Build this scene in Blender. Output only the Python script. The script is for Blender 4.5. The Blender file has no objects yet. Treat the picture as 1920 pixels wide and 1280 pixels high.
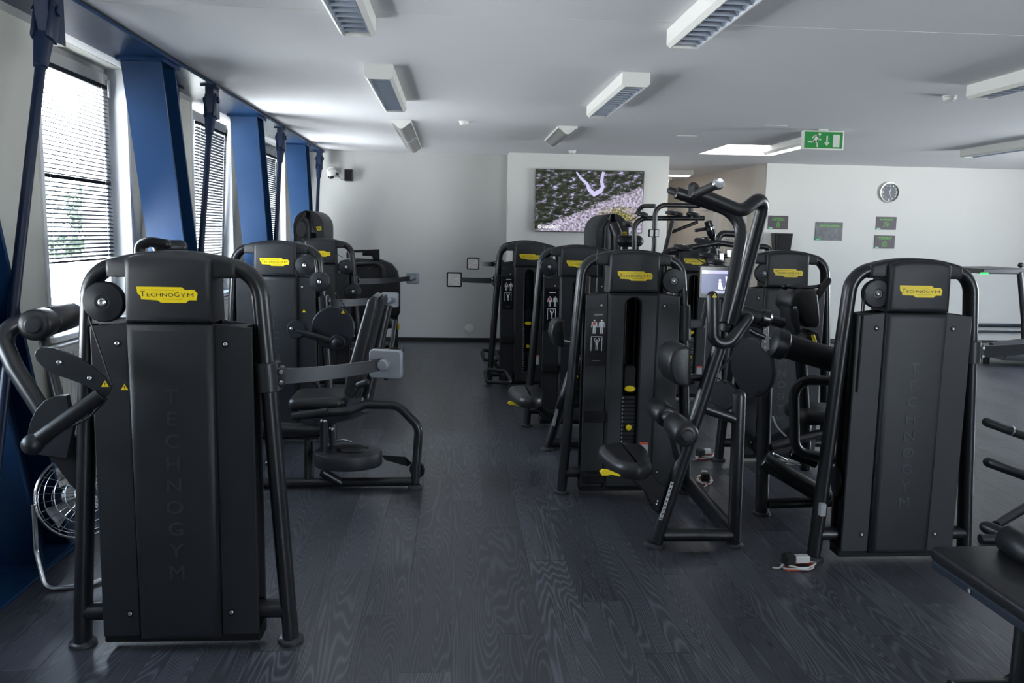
import bpy, bmesh, math, random
from mathutils import Vector, Matrix
from mathutils.geometry import tessellate_polygon

# ------------------------------------------------------------------ camera, world, light, exposure
sc = bpy.context.scene
COL = sc.collection
PI = math.pi
FPX, PITCH, YAW, ROLL, EYE = 1560.0, math.radians(7.439), math.radians(4.054), math.radians(1.048), 1.59
_cy, _sy, _cp, _sp = math.cos(YAW), math.sin(YAW), math.cos(PITCH), math.sin(PITCH)
_f = Vector((_sy * _cp, _cy * _cp, -_sp))
_r0 = Vector((_cy, -_sy, 0))
_u0 = _r0.cross(_f)
_r = _r0 * math.cos(ROLL) + _u0 * math.sin(ROLL)
_u = _u0 * math.cos(ROLL) - _r0 * math.sin(ROLL)
cam_d = bpy.data.cameras.new('camera')
cam_d.sensor_width = 36.0
cam_d.lens = FPX / 1920 * 36.0
cam_d.clip_end = 500
cam = bpy.data.objects.new('camera', cam_d)
COL.objects.link(cam)
cam.matrix_world = Matrix(((_r.x, _u.x, -_f.x, 0), (_r.y, _u.y, -_f.y, 0), (_r.z, _u.z, -_f.z, EYE), (0, 0, 0, 1)))
sc.camera = cam

vs = sc.view_settings
vs.view_transform = 'Standard'
vs.look = 'None'
vs.gamma = 1.0
vs.use_curve_mapping = False
vs.exposure = 0.74

world = bpy.data.worlds.new('world')
sc.world = world
world.use_nodes = True
wn, wl = world.node_tree.nodes, world.node_tree.links
wn.clear()
w_out = wn.new('ShaderNodeOutputWorld')
w_bg = wn.new('ShaderNodeBackground')
w_tc = wn.new('ShaderNodeTexCoord')
w_sep = wn.new('ShaderNodeSeparateXYZ')
w_ramp = wn.new('ShaderNodeValToRGB')
w_map = wn.new('ShaderNodeMapRange')
wl.new(w_tc.outputs['Generated'], w_sep.inputs[0])
wl.new(w_sep.outputs['Z'], w_map.inputs['Value'])
w_map.inputs['From Min'].default_value = -1
w_map.inputs['From Max'].default_value = 1
wl.new(w_map.outputs['Result'], w_ramp.inputs['Fac'])
cr = w_ramp.color_ramp
cr.elements[0].position = 0.0
cr.elements[0].color = (1.62, 1.65, 1.70, 1)          # sunlit paving and ground
cr.elements[1].position = 1.0
cr.elements[1].color = (0.60, 0.79, 1.08, 1)           # zenith
e = cr.elements.new(0.490); e.color = (1.62, 1.65, 1.70, 1)
e = cr.elements.new(0.503); e.color = (0.90, 0.97, 1.06, 1)
wl.new(w_ramp.outputs['Color'], w_bg.inputs['Color'])
w_bg.inputs['Strength'].default_value = 17.0
wl.new(w_bg.outputs[0], w_out.inputs['Surface'])


def portal(name, loc, rot, sx, sy):
    """guides the sky's own light through a window opening"""
    ld = bpy.data.lights.new(name, 'AREA')
    ld.shape = 'RECTANGLE'
    ld.size, ld.size_y = sx, sy
    ld.cycles.is_portal = True
    lo = bpy.data.objects.new(name, ld)
    COL.objects.link(lo)
    lo.location, lo.rotation_euler = loc, rot
    return lo


# ------------------------------------------------------------------ room numbers
CEIL = 2.69
XW = -2.30            # inner face of the window wall
XG = -2.43            # glass plane
WIN_Y = (2.17, 4.90, 7.63, 10.36)      # near edge of each window opening
WIN_W = 1.24
WIN_Z0, WIN_Z1 = 0.95, 2.66
XR = 10.0             # right wall
YB = -3.2             # wall behind the camera
YF = 12.08            # far wall
RW = ((6.0, 9.0),)   # unseen window added to the right wall for light on the machines

for i, y in enumerate(WIN_Y):
    portal('daylight_portal', (XG - 0.10, y + WIN_W / 2, (WIN_Z0 + WIN_Z1) / 2), (0, -PI / 2, 0), WIN_Z1 - WIN_Z0, WIN_W)
portal('daylight_portal', (4.4, YB - 0.12, 1.6), (PI / 2, 0, 0), 2.2, 1.5)  # sky light for the window added behind the camera
for y0, y1 in RW:
    portal('daylight_portal', (XR + 0.1, (y0 + y1) / 2, 1.6), (0, PI / 2, 0), 1.5, y1 - y0)


def P(px, py, Y=None, Z=None, X=None):
    """point of the room seen at photo pixel (px, py) at a given depth Y, height Z or side X"""
    d = (px - 960) / FPX * _r - (py - 640) / FPX * _u + _f
    if Y is not None:
        k = Y / d.y
    elif Z is not None:
        k = (Z - EYE) / d.z
    else:
        k = X / d.x
    return Vector((0, 0, EYE)) + d * k


# ------------------------------------------------------------------ materials
MATS = {}


def mat(name, col, rough=0.5, metal=0.0, spec=0.5, noise=0.0, nscale=20.0, bump=0.0, bscale=300.0, emit=None, estr=0.0, coat=0.0, rvar=0.0):
    m = bpy.data.materials.new(name)
    m.use_nodes = True
    nt = m.node_tree
    b = nt.nodes['Principled BSDF']
    b.inputs['Base Color'].default_value = (*col, 1)
    b.inputs['Roughness'].default_value = rough
    b.inputs['Metallic'].default_value = metal
    b.inputs['Specular IOR Level'].default_value = spec
    b.inputs['Coat Weight'].default_value = coat
    tc = nt.nodes.new('ShaderNodeTexCoord')
    if noise or rvar:
        n = nt.nodes.new('ShaderNodeTexNoise')
        n.inputs['Scale'].default_value = nscale
        n.inputs['Detail'].default_value = 4
        nt.links.new(tc.outputs['Object'], n.inputs['Vector'])
        if noise:
            mx = nt.nodes.new('ShaderNodeMix')
            mx.data_type = 'RGBA'
            mx.inputs[6].default_value = (*[c * (1 - noise) for c in col], 1)
            mx.inputs[7].default_value = (*[min(1, c * (1 + noise)) for c in col], 1)
            nt.links.new(n.outputs['Fac'], mx.inputs[0])
            nt.links.new(mx.outputs[2], b.inputs['Base Color'])
        if rvar:
            mr = nt.nodes.new('ShaderNodeMapRange')
            mr.inputs['To Min'].default_value = rough - rvar
            mr.inputs['To Max'].default_value = rough + rvar
            nt.links.new(n.outputs['Fac'], mr.inputs['Value'])
            nt.links.new(mr.outputs['Result'], b.inputs['Roughness'])
    if bump:
        n2 = nt.nodes.new('ShaderNodeTexNoise')
        n2.inputs['Scale'].default_value = bscale
        n2.inputs['Detail'].default_value = 3
        nt.links.new(tc.outputs['Object'], n2.inputs['Vector'])
        bp = nt.nodes.new('ShaderNodeBump')
        bp.inputs['Strength'].default_value = bump
        bp.inputs['Distance'].default_value = 0.002
        nt.links.new(n2.outputs['Fac'], bp.inputs['Height'])
        nt.links.new(bp.outputs['Normal'], b.inputs['Normal'])
    if emit:
        b.inputs['Emission Color'].default_value = (*emit, 1)
        b.inputs['Emission Strength'].default_value = estr
    MATS[name] = m
    return m


mat('tube', (0.0085, 0.0095, 0.012), 0.33, 0.0, 0.55, bump=0.06, bscale=700, rvar=0.05)
mat('shroud', (0.0135, 0.0148, 0.018), 0.46, 0.0, 0.45, noise=0.12, nscale=6, bump=0.25, bscale=900)
mat('shroud_dark', (0.005, 0.005, 0.0065), 0.6, 0.0, 0.3)
mat('gloss_black', (0.007, 0.007, 0.009), 0.22, 0.0, 0.5)
mat('rubber', (0.010, 0.010, 0.011), 0.6, 0.0, 0.4, bump=0.2, bscale=400)
mat('leather', (0.0135, 0.014, 0.016), 0.37, 0.0, 0.5, bump=0.35, bscale=260, rvar=0.05)
mat('leather_blue', (0.02, 0.03, 0.05), 0.45, 0.0, 0.5, bump=0.35, bscale=260)
mat('disc', (0.010, 0.012, 0.016), 0.42, 0.0, 0.45, rvar=0.05, nscale=30)
mat('foot', (0.03, 0.031, 0.034), 0.4, 0.0, 0.5)
mat('chrome', (0.62, 0.63, 0.65), 0.16, 1.0)
mat('steel', (0.50, 0.51, 0.53), 0.32, 1.0)
mat('console_grey', (0.33, 0.35, 0.385), 0.36, 0.5, 0.5)
mat('arm_grey', (0.045, 0.047, 0.051), 0.33, 0.5, 0.5)
mat('yellow', (0.80, 0.60, 0.008), 0.42, 0.0, 0.4, noise=0.06, nscale=40)
mat('ink', (0.006, 0.006, 0.006), 0.6)
mat('white_print', (0.72, 0.72, 0.72), 0.6)
mat('red_print', (0.5, 0.03, 0.03), 0.6)
mat('orange', (0.75, 0.10, 0.03), 0.45)
mat('white_plastic', (0.70, 0.70, 0.68), 0.4, noise=0.04)
mat('label_grey', (0.42, 0.43, 0.45), 0.55)
mat('blue_steel', (0.005, 0.030, 0.090), 0.40, 0.0, 0.32, noise=0.10, nscale=5, bump=0.06, bscale=60, rvar=0.05)
mat('blue_rod', (0.004, 0.012, 0.036), 0.36, 0.0, 0.35, noise=0.10, nscale=8)
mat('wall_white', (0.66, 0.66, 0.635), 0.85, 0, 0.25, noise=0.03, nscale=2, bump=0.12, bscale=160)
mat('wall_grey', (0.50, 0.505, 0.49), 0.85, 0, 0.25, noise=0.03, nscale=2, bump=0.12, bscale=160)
mat('raised_letter', (0.030, 0.032, 0.036), 0.36, 0, 0.5)  # lighter than the shroud: light caught by the letter edges, painted in
mat('wall_panel', (0.50, 0.50, 0.455), 0.6, 0, 0.35, noise=0.03, nscale=3)
mat('reveal_white', (0.72, 0.73, 0.74), 0.5, 0, 0.4, noise=0.02)
mat('corridor', (0.78, 0.73, 0.67), 0.85, 0, 0.25, noise=0.03, nscale=2)
mat('ceiling', (0.74, 0.745, 0.77), 0.9, 0, 0.2, noise=0.025, nscale=1.3, bump=0.10, bscale=120)
mat('frame_grey', (0.30, 0.30, 0.30), 0.45, 0, 0.45)
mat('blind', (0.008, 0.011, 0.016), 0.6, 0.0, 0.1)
mat('radiator', (0.70, 0.69, 0.66), 0.4)
mat('black_trim', (0.010, 0.010, 0.011), 0.5)
mat('lamp_body', (0.74, 0.74, 0.70), 0.45, 0, 0.4)
mat('louvre', (0.34, 0.38, 0.45), 0.35, 0.25)
mat('lamp_prism', (0.24, 0.24, 0.235), 0.35, 0.2)
mat('tube_lit', (1, 1, 1), 0.4, emit=(1.0, 0.98, 0.95), estr=9.0)
mat('panel_lit', (0.9, 0.9, 0.9), 0.5, emit=(1.0, 0.99, 0.97), estr=2.2)
mat('exit_green', (0.0, 0.19, 0.025), 0.45, emit=(0.0, 0.19, 0.025), estr=0.12)
mat('exit_white', (0.62, 0.66, 0.60), 0.5)
mat('poster_dark', (0.055, 0.042, 0.055), 0.5, noise=0.25, nscale=9)
mat('poster_green', (0.10, 0.42, 0.03), 0.5)
mat('poster_teal', (0.0, 0.22, 0.08), 0.5)
mat('clock_face', (0.025, 0.04, 0.055), 0.35)
mat('clock_rim', (0.55, 0.53, 0.48), 0.3, 0.8)
mat('bark', (0.03, 0.022, 0.015), 0.9)
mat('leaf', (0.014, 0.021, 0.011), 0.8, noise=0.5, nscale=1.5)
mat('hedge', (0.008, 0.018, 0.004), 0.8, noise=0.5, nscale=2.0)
mat('treadmill_grey', (0.025, 0.027, 0.03), 0.4)
mat('green_light', (0.0, 0.6, 0.05), 0.4, emit=(0.0, 0.9, 0.08), estr=1.0)
mat('towel_black', (0.014, 0.014, 0.015), 0.18, 0, 0.5)
mat('screw', (0.55, 0.56, 0.58), 0.3, 1.0)
mat('screen_blue', (0.03, 0.04, 0.09), 0.25, emit=(0.12, 0.14, 0.26), estr=0.6)
mat('screen_light', (0.3, 0.3, 0.5), 0.25, emit=(0.50, 0.48, 0.80), estr=0.6)
mat('screen_white', (0.6, 0.6, 0.7), 0.25, emit=(0.85, 0.83, 1.0), estr=0.6)
mat('poster_photo', (0.10, 0.11, 0.115), 0.4, noise=0.9, nscale=14)
mat('screen_photo', (0.16, 0.16, 0.16), 0.2, emit=(0.30, 0.30, 0.31), estr=0.25, noise=0.9, nscale=45)
mat('fan_wire', (0.55, 0.56, 0.58), 0.22, 1.0)

# glass
m = bpy.data.materials.new('glass')
m.use_nodes = True
nt = m.node_tree
nt.nodes.clear()
go = nt.nodes.new('ShaderNodeOutputMaterial')
gt = nt.nodes.new('ShaderNodeBsdfTransparent')
gg = nt.nodes.new('ShaderNodeBsdfGlossy')
gg.inputs['Roughness'].default_value = 0.02
gm = nt.nodes.new('ShaderNodeMixShader')
gm.inputs[0].default_value = 0.06
gt.inputs['Color'].default_value = (0.95, 0.97, 0.97, 1)
nt.links.new(gt.outputs[0], gm.inputs[1])
nt.links.new(gg.outputs[0], gm.inputs[2])
nt.links.new(gm.outputs[0], go.inputs['Surface'])
MATS['glass'] = m

# floor planks: pale grain lines on charcoal oak print, offset plank by plank
PW, PL = 0.186, 1.20


def node(nt, t, **kw):
    n = nt.nodes.new(t)
    for k, v in kw.items():
        setattr(n, k, v)
    return n


def mathn(nt, op, a, b=None, c=None):
    n = nt.nodes.new('ShaderNodeMath')
    n.operation = op
    for i, v in enumerate((a, b, c)):
        if v is None:
            continue
        if isinstance(v, (int, float)):
            n.inputs[i].default_value = v
        else:
            nt.links.new(v, n.inputs[i])
    return n.outputs[0]


m = bpy.data.materials.new('plank')
m.use_nodes = True
nt = m.node_tree
bs = nt.nodes['Principled BSDF']
geo = node(nt, 'ShaderNodeNewGeometry')
sep = node(nt, 'ShaderNodeSeparateXYZ')
nt.links.new(geo.outputs['Position'], sep.inputs[0])
colid = mathn(nt, 'FLOOR', mathn(nt, 'DIVIDE', sep.outputs[0], PW))
off = mathn(nt, 'MULTIPLY', mathn(nt, 'FRACT', mathn(nt, 'MULTIPLY', colid, 0.381966)), PL)
rowid = mathn(nt, 'FLOOR', mathn(nt, 'DIVIDE', mathn(nt, 'ADD', sep.outputs[1], off), PL))
cmb = node(nt, 'ShaderNodeCombineXYZ')
nt.links.new(colid, cmb.inputs[0])
nt.links.new(rowid, cmb.inputs[1])
wn_ = node(nt, 'ShaderNodeTexWhiteNoise', noise_dimensions='3D')
nt.links.new(cmb.outputs[0], wn_.inputs['Vector'])
rnd = wn_.outputs['Value']
gv = node(nt, 'ShaderNodeCombineXYZ')
nt.links.new(mathn(nt, 'ADD', mathn(nt, 'MULTIPLY', sep.outputs[0], 8.0), mathn(nt, 'MULTIPLY', rnd, 71.0)), gv.inputs[0])
nt.links.new(mathn(nt, 'ADD', mathn(nt, 'MULTIPLY', sep.outputs[1], 0.62), mathn(nt, 'MULTIPLY', rnd, 37.0)), gv.inputs[1])
nz = node(nt, 'ShaderNodeTexNoise')
nz.inputs['Scale'].default_value = 1.0
nz.inputs['Detail'].default_value = 1.2
nz.inputs['Roughness'].default_value = 0.35
nt.links.new(gv.outputs[0], nz.inputs['Vector'])
rings = mathn(nt, 'SINE', mathn(nt, 'MULTIPLY', nz.outputs['Fac'], 215.0))
rings = mathn(nt, 'POWER', mathn(nt, 'MULTIPLY_ADD', rings, 0.5, 0.5), 3.0)
fv = node(nt, 'ShaderNodeCombineXYZ')
nt.links.new(mathn(nt, 'MULTIPLY', sep.outputs[0], 240.0), fv.inputs[0])
nt.links.new(mathn(nt, 'MULTIPLY', sep.outputs[1], 6.0), fv.inputs[1])
nf = node(nt, 'ShaderNodeTexNoise')
nf.inputs['Scale'].default_value = 1.0
nf.inputs['Detail'].default_value = 3
nt.links.new(fv.outputs[0], nf.inputs['Vector'])
grain = mathn(nt, 'ADD', mathn(nt, 'MULTIPLY', rings, 0.6), mathn(nt, 'MULTIPLY', nf.outputs['Fac'], 0.5))
cmix = node(nt, 'ShaderNodeMix', data_type='RGBA')
cmix.inputs[6].default_value = (0.019, 0.0195, 0.0235, 1)
cmix.inputs[7].default_value = (0.105, 0.109, 0.130, 1)
nt.links.new(grain, cmix.inputs[0])
tone = mathn(nt, 'MULTIPLY_ADD', rnd, 0.55, 0.72)
cm2 = node(nt, 'ShaderNodeMix', data_type='RGBA', blend_type='MULTIPLY')
cm2.inputs[0].default_value = 1.0
nt.links.new(cmix.outputs[2], cm2.inputs[6])
nt.links.new(tone, cm2.inputs[7])
nt.links.new(cm2.outputs[2], bs.inputs['Base Color'])
bs.inputs['Roughness'].default_value = 0.33
bs.inputs['Specular IOR Level'].default_value = 0.5
bp = node(nt, 'ShaderNodeBump')
bp.inputs['Strength'].default_value = 0.18
bp.inputs['Distance'].default_value = 0.001
nt.links.new(grain, bp.inputs['Height'])
nt.links.new(bp.outputs['Normal'], bs.inputs['Normal'])
MATS['plank'] = m

# television picture: rocky slope with pale tracks (flat print on the screen)
m = bpy.data.materials.new('tv_picture')
m.use_nodes = True
nt = m.node_tree
bs = nt.nodes['Principled BSDF']
tc = node(nt, 'ShaderNodeTexCoord')
mp = node(nt, 'ShaderNodeMapping')
mp.inputs['Rotation'].default_value = (0, math.radians(-24), 0)
mp.inputs['Scale'].default_value = (7.0, 1.0, 15.0)
nt.links.new(tc.outputs['Object'], mp.inputs[0])
n1 = node(nt, 'ShaderNodeTexNoise')
n1.inputs['Scale'].default_value = 1.3
n1.inputs['Detail'].default_value = 9
n1.inputs['Roughness'].default_value = 0.72
nt.links.new(mp.outputs[0], n1.inputs['Vector'])
rp = node(nt, 'ShaderNodeValToRGB')
el = rp.color_ramp.elements
el[0].position, el[0].color = 0.38, (0.004, 0.006, 0.007, 1)
el[1].position, el[1].color = 0.68, (0.66, 0.60, 0.90, 1)
q = el.new(0.49); q.color = (0.022, 0.030, 0.012, 1)
q = el.new(0.55); q.color = (0.06, 0.06, 0.06, 1)
q = el.new(0.60); q.color = (0.34, 0.31, 0.50, 1)
nt.links.new(n1.outputs['Fac'], rp.inputs['Fac'])
sp = node(nt, 'ShaderNodeSeparateXYZ')
nt.links.new(tc.outputs['Object'], sp.inputs[0])
# paler scree in the lower part, rising to the right
edge = mathn(nt, 'SUBTRACT', mathn(nt, 'MULTIPLY', sp.outputs[0], 0.42), sp.outputs[2])
edge = mathn(nt, 'ADD', edge, mathn(nt, 'MULTIPLY', mathn(nt, 'SUBTRACT', n1.outputs['Fac'], 0.5), 0.30))
sm = node(nt, 'ShaderNodeMapRange')
sm.inputs['From Min'].default_value = 0.06
sm.inputs['From Max'].default_value = 0.12
nt.links.new(edge, sm.inputs['Value'])
n3 = node(nt, 'ShaderNodeTexNoise')
n3.inputs['Scale'].default_value = 34
n3.inputs['Detail'].default_value = 4
nt.links.new(tc.outputs['Object'], n3.inputs['Vector'])
rp2 = node(nt, 'ShaderNodeValToRGB')
el = rp2.color_ramp.elements
el[0].position, el[0].color = 0.34, (0.09, 0.075, 0.085, 1)
el[1].position, el[1].color = 0.66, (0.62, 0.57, 0.74, 1)
nt.links.new(n3.outputs['Fac'], rp2.inputs['Fac'])
mx = node(nt, 'ShaderNodeMix', data_type='RGBA')
nt.links.new(sm.outputs['Result'], mx.inputs[0])
nt.links.new(rp.outputs['Color'], mx.inputs[6])
nt.links.new(rp2.outputs['Color'], mx.inputs[7])
# grassy patch low on the right
gx = mathn(nt, 'SUBTRACT', sp.outputs[0], 0.42)
gz = mathn(nt, 'ADD', sp.outputs[2], 0.22)
gd = mathn(nt, 'SQRT', mathn(nt, 'ADD', mathn(nt, 'MULTIPLY', gx, gx), mathn(nt, 'MULTIPLY', mathn(nt, 'MULTIPLY', gz, gz), 3.0)))
gd = mathn(nt, 'ADD', gd, mathn(nt, 'MULTIPLY', mathn(nt, 'SUBTRACT', n1.outputs['Fac'], 0.5), 0.8))
sm2 = node(nt, 'ShaderNodeMapRange')
sm2.inputs['From Min'].default_value = 0.30
sm2.inputs['From Max'].default_value = 0.16
nt.links.new(gd, sm2.inputs['Value'])
rp3 = node(nt, 'ShaderNodeValToRGB')
el = rp3.color_ramp.elements
el[0].position, el[0].color = 0.36, (0.02, 0.03, 0.012, 1)
el[1].position, el[1].color = 0.66, (0.42, 0.36, 0.12, 1)
nt.links.new(n3.outputs['Fac'], rp3.inputs['Fac'])
mx3 = node(nt, 'ShaderNodeMix', data_type='RGBA')
nt.links.new(sm2.outputs['Result'], mx3.inputs[0])
nt.links.new(mx.outputs[2], mx3.inputs[6])
nt.links.new(rp3.outputs['Color'], mx3.inputs[7])
bs.inputs['Base Color'].default_value = (0.01, 0.01, 0.01, 1)
bs.inputs['Roughness'].default_value = 0.5
bs.inputs['Specular IOR Level'].default_value = 0.15
nt.links.new(mx3.outputs[2], bs.inputs['Emission Color'])
bs.inputs['Emission Strength'].default_value = 0.7
MATS['tv_picture'] = m
mat('tv_track', (0.02, 0.02, 0.02), 0.25, emit=(0.50, 0.46, 0.74), estr=0.6)
mat('tv_text', (0.02, 0.02, 0.02), 0.25, emit=(0.95, 0.95, 0.95), estr=0.85)


# ------------------------------------------------------------------ mesh building
def rrect(cx, cy, w, h, r, n=4):
    pts = []
    for (sx, sy, a0) in ((1, 1, 0), (-1, 1, 90), (-1, -1, 180), (1, -1, 270)):
        for k in range(n + 1):
            a = math.radians(a0 + 90 * k / n)
            pts.append((cx + sx * (w / 2 - r) + r * math.cos(a), cy + sy * (h / 2 - r) + r * math.sin(a)))
    return pts


def circ(cx, cy, r, n=24, ry=None):
    return [(cx + r * math.cos(2 * PI * k / n), cy + (ry or r) * math.sin(2 * PI * k / n)) for k in range(n)]


def inset(poly, d):
    n = len(poly)
    area = sum(poly[i][0] * poly[(i + 1) % n][1] - poly[(i + 1) % n][0] * poly[i][1] for i in range(n))
    s = 1 if area > 0 else -1
    out = []
    for i in range(n):
        p0, p1, p2 = Vector(poly[i - 1]), Vector(poly[i]), Vector(poly[(i + 1) % n])
        e1, e2 = (p1 - p0), (p2 - p1)
        if e1.length < 1e-9 or e2.length < 1e-9:
            out.append(tuple(p1)); continue
        e1.normalize(); e2.normalize()
        n1, n2 = Vector((-e1.y, e1.x)) * s, Vector((-e2.y, e2.x)) * s
        b = n1 + n2
        if b.length < 1e-6:
            out.append(tuple(p1 + n1 * d)); continue
        b.normalize()
        k = d / max(0.35, b.dot(n1))
        out.append(tuple(p1 + b * k))
    return out


class MB:
    def __init__(s):
        s.v, s.f = [], []

    def add(s, vs_, fs):
        o = len(s.v)
        s.v += [Vector(p) for p in vs_]
        s.f += [tuple(i + o for i in f) for f in fs]
        return s

    def box(s, x0, x1, y0, y1, z0, z1, ch=0.0):
        if ch:
            return s.prism([(x0, y0), (x1, y0), (x1, y1), (x0, y1)], 'z', z0, z1, ch, corner=ch)
        v = [(x, y, z) for z in (z0, z1) for (x, y) in ((x0, y0), (x1, y0), (x1, y1), (x0, y1))]
        return s.add(v, [(3, 2, 1, 0), (4, 5, 6, 7), (0, 1, 5, 4), (1, 2, 6, 5), (2, 3, 7, 6), (3, 0, 4, 7)])

    def prism(s, poly, axis, a0, a1, ch=0.0, rings=1, corner=0.0, M=None):
        if corner and len(poly) == 4:
            xs = [p[0] for p in poly]; ys = [p[1] for p in poly]
            poly = rrect((min(xs) + max(xs)) / 2, (min(ys) + max(ys)) / 2, max(xs) - min(xs), max(ys) - min(ys), corner, 1)
        if a1 < a0:
            a0, a1 = a1, a0
        lv = []
        if ch:
            for k in range(rings + 1):
                a = PI / 2 * k / rings
                if rings == 1:
                    lv.append((a0 + (ch if k else 0), 0 if k else ch))
                else:
                    lv.append((a0 + ch * (1 - math.cos(a)), ch * (1 - math.sin(a))))
            lv += [(a0 + a1 - h, i) for h, i in reversed(lv)]
        else:
            lv = [(a0, 0), (a1, 0)]
        n = len(poly)
        vs_, fs = [], []
        for h, i in lv:
            for (u, w) in (inset(poly, i) if i else poly):
                p = {'x': (h, u, w), 'y': (u, h, w), 'z': (u, w, h)}[axis]
                vs_.append(M @ Vector(p) if M else p)
        L = len(lv)
        for j in range(L - 1):
            for i in range(n):
                fs.append((j * n + i, j * n + (i + 1) % n, (j + 1) * n + (i + 1) % n, (j + 1) * n + i))
        fs.append(tuple(range(n)))
        fs.append(tuple((L - 1) * n + i for i in range(n)))
        return s.add(vs_, fs)

    def ring(s, rings, closed=False, cap=True):
        n = len(rings[0])
        vs_ = [p for r in rings for p in r]
        fs = []
        m = len(rings)
        for j in range(m if closed else m - 1):
            for i in range(n):
                a, b = j * n, ((j + 1) % m) * n
                fs.append((a + i, a + (i + 1) % n, b + (i + 1) % n, b + i))
        if cap and not closed:
            fs.append(tuple(range(n)))
            fs.append(tuple((m - 1) * n + i for i in range(n)))
        return s.add(vs_, fs)

    def tube(s, pts, r, r2=None, side=None, fillet=0.06, nf=6, seg=14, closed=False, ball=False):
        pts = [Vector(p) for p in pts]
        path = []
        n = len(pts)
        for i, p in enumerate(pts):
            if (i in (0, n - 1)) and not closed:
                path.append(p); continue
            a, b = pts[i - 1] - p, pts[(i + 1) % n] - p
            la, lb = a.length, b.length
            a, b = a / la, b / lb
            ang = a.angle(b)
            if ang > math.radians(176):
                path.append(p); continue
            d = min(fillet / math.tan(ang / 2), la * 0.49, lb * 0.49)
            rr = d * math.tan(ang / 2)
            c = p + (a + b).normalized() * (rr / math.sin(ang / 2))
            va, vb = (p + a * d - c), (p + b * d - c)
            tot = va.angle(vb)
            ax = va.cross(vb).normalized()
            for k in range(nf + 1):
                path.append(c + Matrix.Rotation(tot * k / nf, 3, ax) @ va)
        m = len(path)
        tans = []
        for i in range(m):
            if closed:
                t = path[(i + 1) % m] - path[i - 1]
            else:
                t = path[min(i + 1, m - 1)] - path[max(i - 1, 0)]
            tans.append(t.normalized())
        if side is not None:
            side = Vector(side)
        nrm = None
        rings = []
        for i in range(m):
            t = tans[i]
            if side is not None:
                n1 = (side - t * side.dot(t)).normalized()
            elif nrm is None:
                h = Vector((0, 0, 1)) if abs(t.z) < 0.9 else Vector((0, 1, 0))
                n1 = (h - t * h.dot(t)).normalized()
            else:
                n1 = (nrm - t * nrm.dot(t)).normalized()
            nrm = n1
            n2 = t.cross(n1)
            ra, rb = r, (r2 or r)
            rings.append([path[i] + n1 * (rb * math.cos(2 * PI * k / seg)) + n2 * (ra * math.sin(2 * PI * k / seg)) for k in range(seg)])
        if not closed:
            for end in (0, -1):
                q = path[end]
                t = tans[end] * (-1 if end == 0 else 1)
                base = rings[end]
                if ball:
                    ext = [[q + (p - q) * math.cos(a) + t * (r * math.sin(a)) for p in base] for a in (0.5, 1.0, 1.4)]
                else:
                    ext = [[q + (p - q) * 0.86 + t * (r * 0.10) for p in base]]
                if end == 0:
                    rings = list(reversed(ext)) + rings
                else:
                    rings = rings + ext
        return s.ring(rings, closed=closed)

    def lathe(s, prof, origin, axis, seg=24, cap=True):
        o, ax = Vector(origin), Vector(axis).normalized()
        h = Vector((0, 0, 1)) if abs(ax.z) < 0.9 else Vector((1, 0, 0))
        n1 = (h - ax * h.dot(ax)).normalized()
        n2 = ax.cross(n1)
        rings = [[o + ax * a + (n1 * math.cos(2 * PI * k / seg) + n2 * math.sin(2 * PI * k / seg)) * max(r, 1e-4) for k in range(seg)] for r, a in prof]
        return s.ring(rings, cap=cap)

    def cyl(s, p0, p1, r, ch=0.0, seg=20, r2=None):
        p0, p1 = Vector(p0), Vector(p1)
        L = (p1 - p0).length
        r2 = r if r2 is None else r2
        if ch:
            pr = [(r - ch, 0), (r, ch), (r2, L - ch), (r2 - ch, L)]
        else:
            pr = [(r, 0), (r2, L)]
        return s.lathe(pr, p0, p1 - p0, seg)

    def sphere(s, c, r, seg=16, n=8, sz=1.0):
        return s.lathe([(r * math.sin(PI * k / n), -r * sz * math.cos(PI * k / n)) for k in range(n + 1)], c, (0, 0, 1), seg)

    def mesh(s, name, m, smooth=35):
        me = bpy.data.meshes.new(name)
        me.from_pydata([tuple(v) for v in s.v], [], s.f)
        bm = bmesh.new()
        bm.from_mesh(me)
        bmesh.ops.remove_doubles(bm, verts=bm.verts, dist=1e-6)
        bmesh.ops.recalc_face_normals(bm, faces=bm.faces)
        bm.to_mesh(me)
        bm.free()
        me.polygons.foreach_set('use_smooth', [True] * len(me.polygons))
        me.set_sharp_from_angle(angle=math.radians(smooth))
        me.materials.append(MATS[m])
        me.update()
        return me

    def build(s, name, m, parent=None, smooth=35, rel=True):
        if parent is not None and rel:
            o = ROOTS.get(parent.name, Vector((0, 0, 0)))
            if o.length:
                s.v = [v - o for v in s.v]
        return put(s.mesh(name, m, smooth), name, parent)


ROOTS = {}      # world position of every thing's root


def put(me, name, parent=None, loc=(0, 0, 0), rz=0.0, rot=None):
    o = bpy.data.objects.new(name, me)
    COL.objects.link(o)
    o.parent = parent
    o.location = loc
    o.rotation_euler = rot or (0, 0, rz)
    if parent is not None:
        ROOTS[o.name] = ROOTS.get(parent.name, Vector((0, 0, 0))) + Vector(loc)
    else:
        ROOTS[o.name] = Vector(loc)
    return o


def tag(o, label=None, cat=None, group=None, kind=None):
    if label: o['label'] = label
    if cat: o['category'] = cat
    if group: o['group'] = group
    if kind: o['kind'] = kind
    return o


def thing(name, label, cat, loc=(0, 0, 0), group=None, kind=None):
    o = bpy.data.objects.new(name, None)
    o.empty_display_size = 0.1
    COL.objects.link(o)
    o.location = loc
    ROOTS[o.name] = Vector(loc)
    return tag(o, label, cat, group, kind)


def struct(name, mb, m, label=None, smooth=35):
    o = mb.build(name, m, smooth=smooth)
    return tag(o, label, None, None, 'structure')


TEXTS = {}


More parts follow.
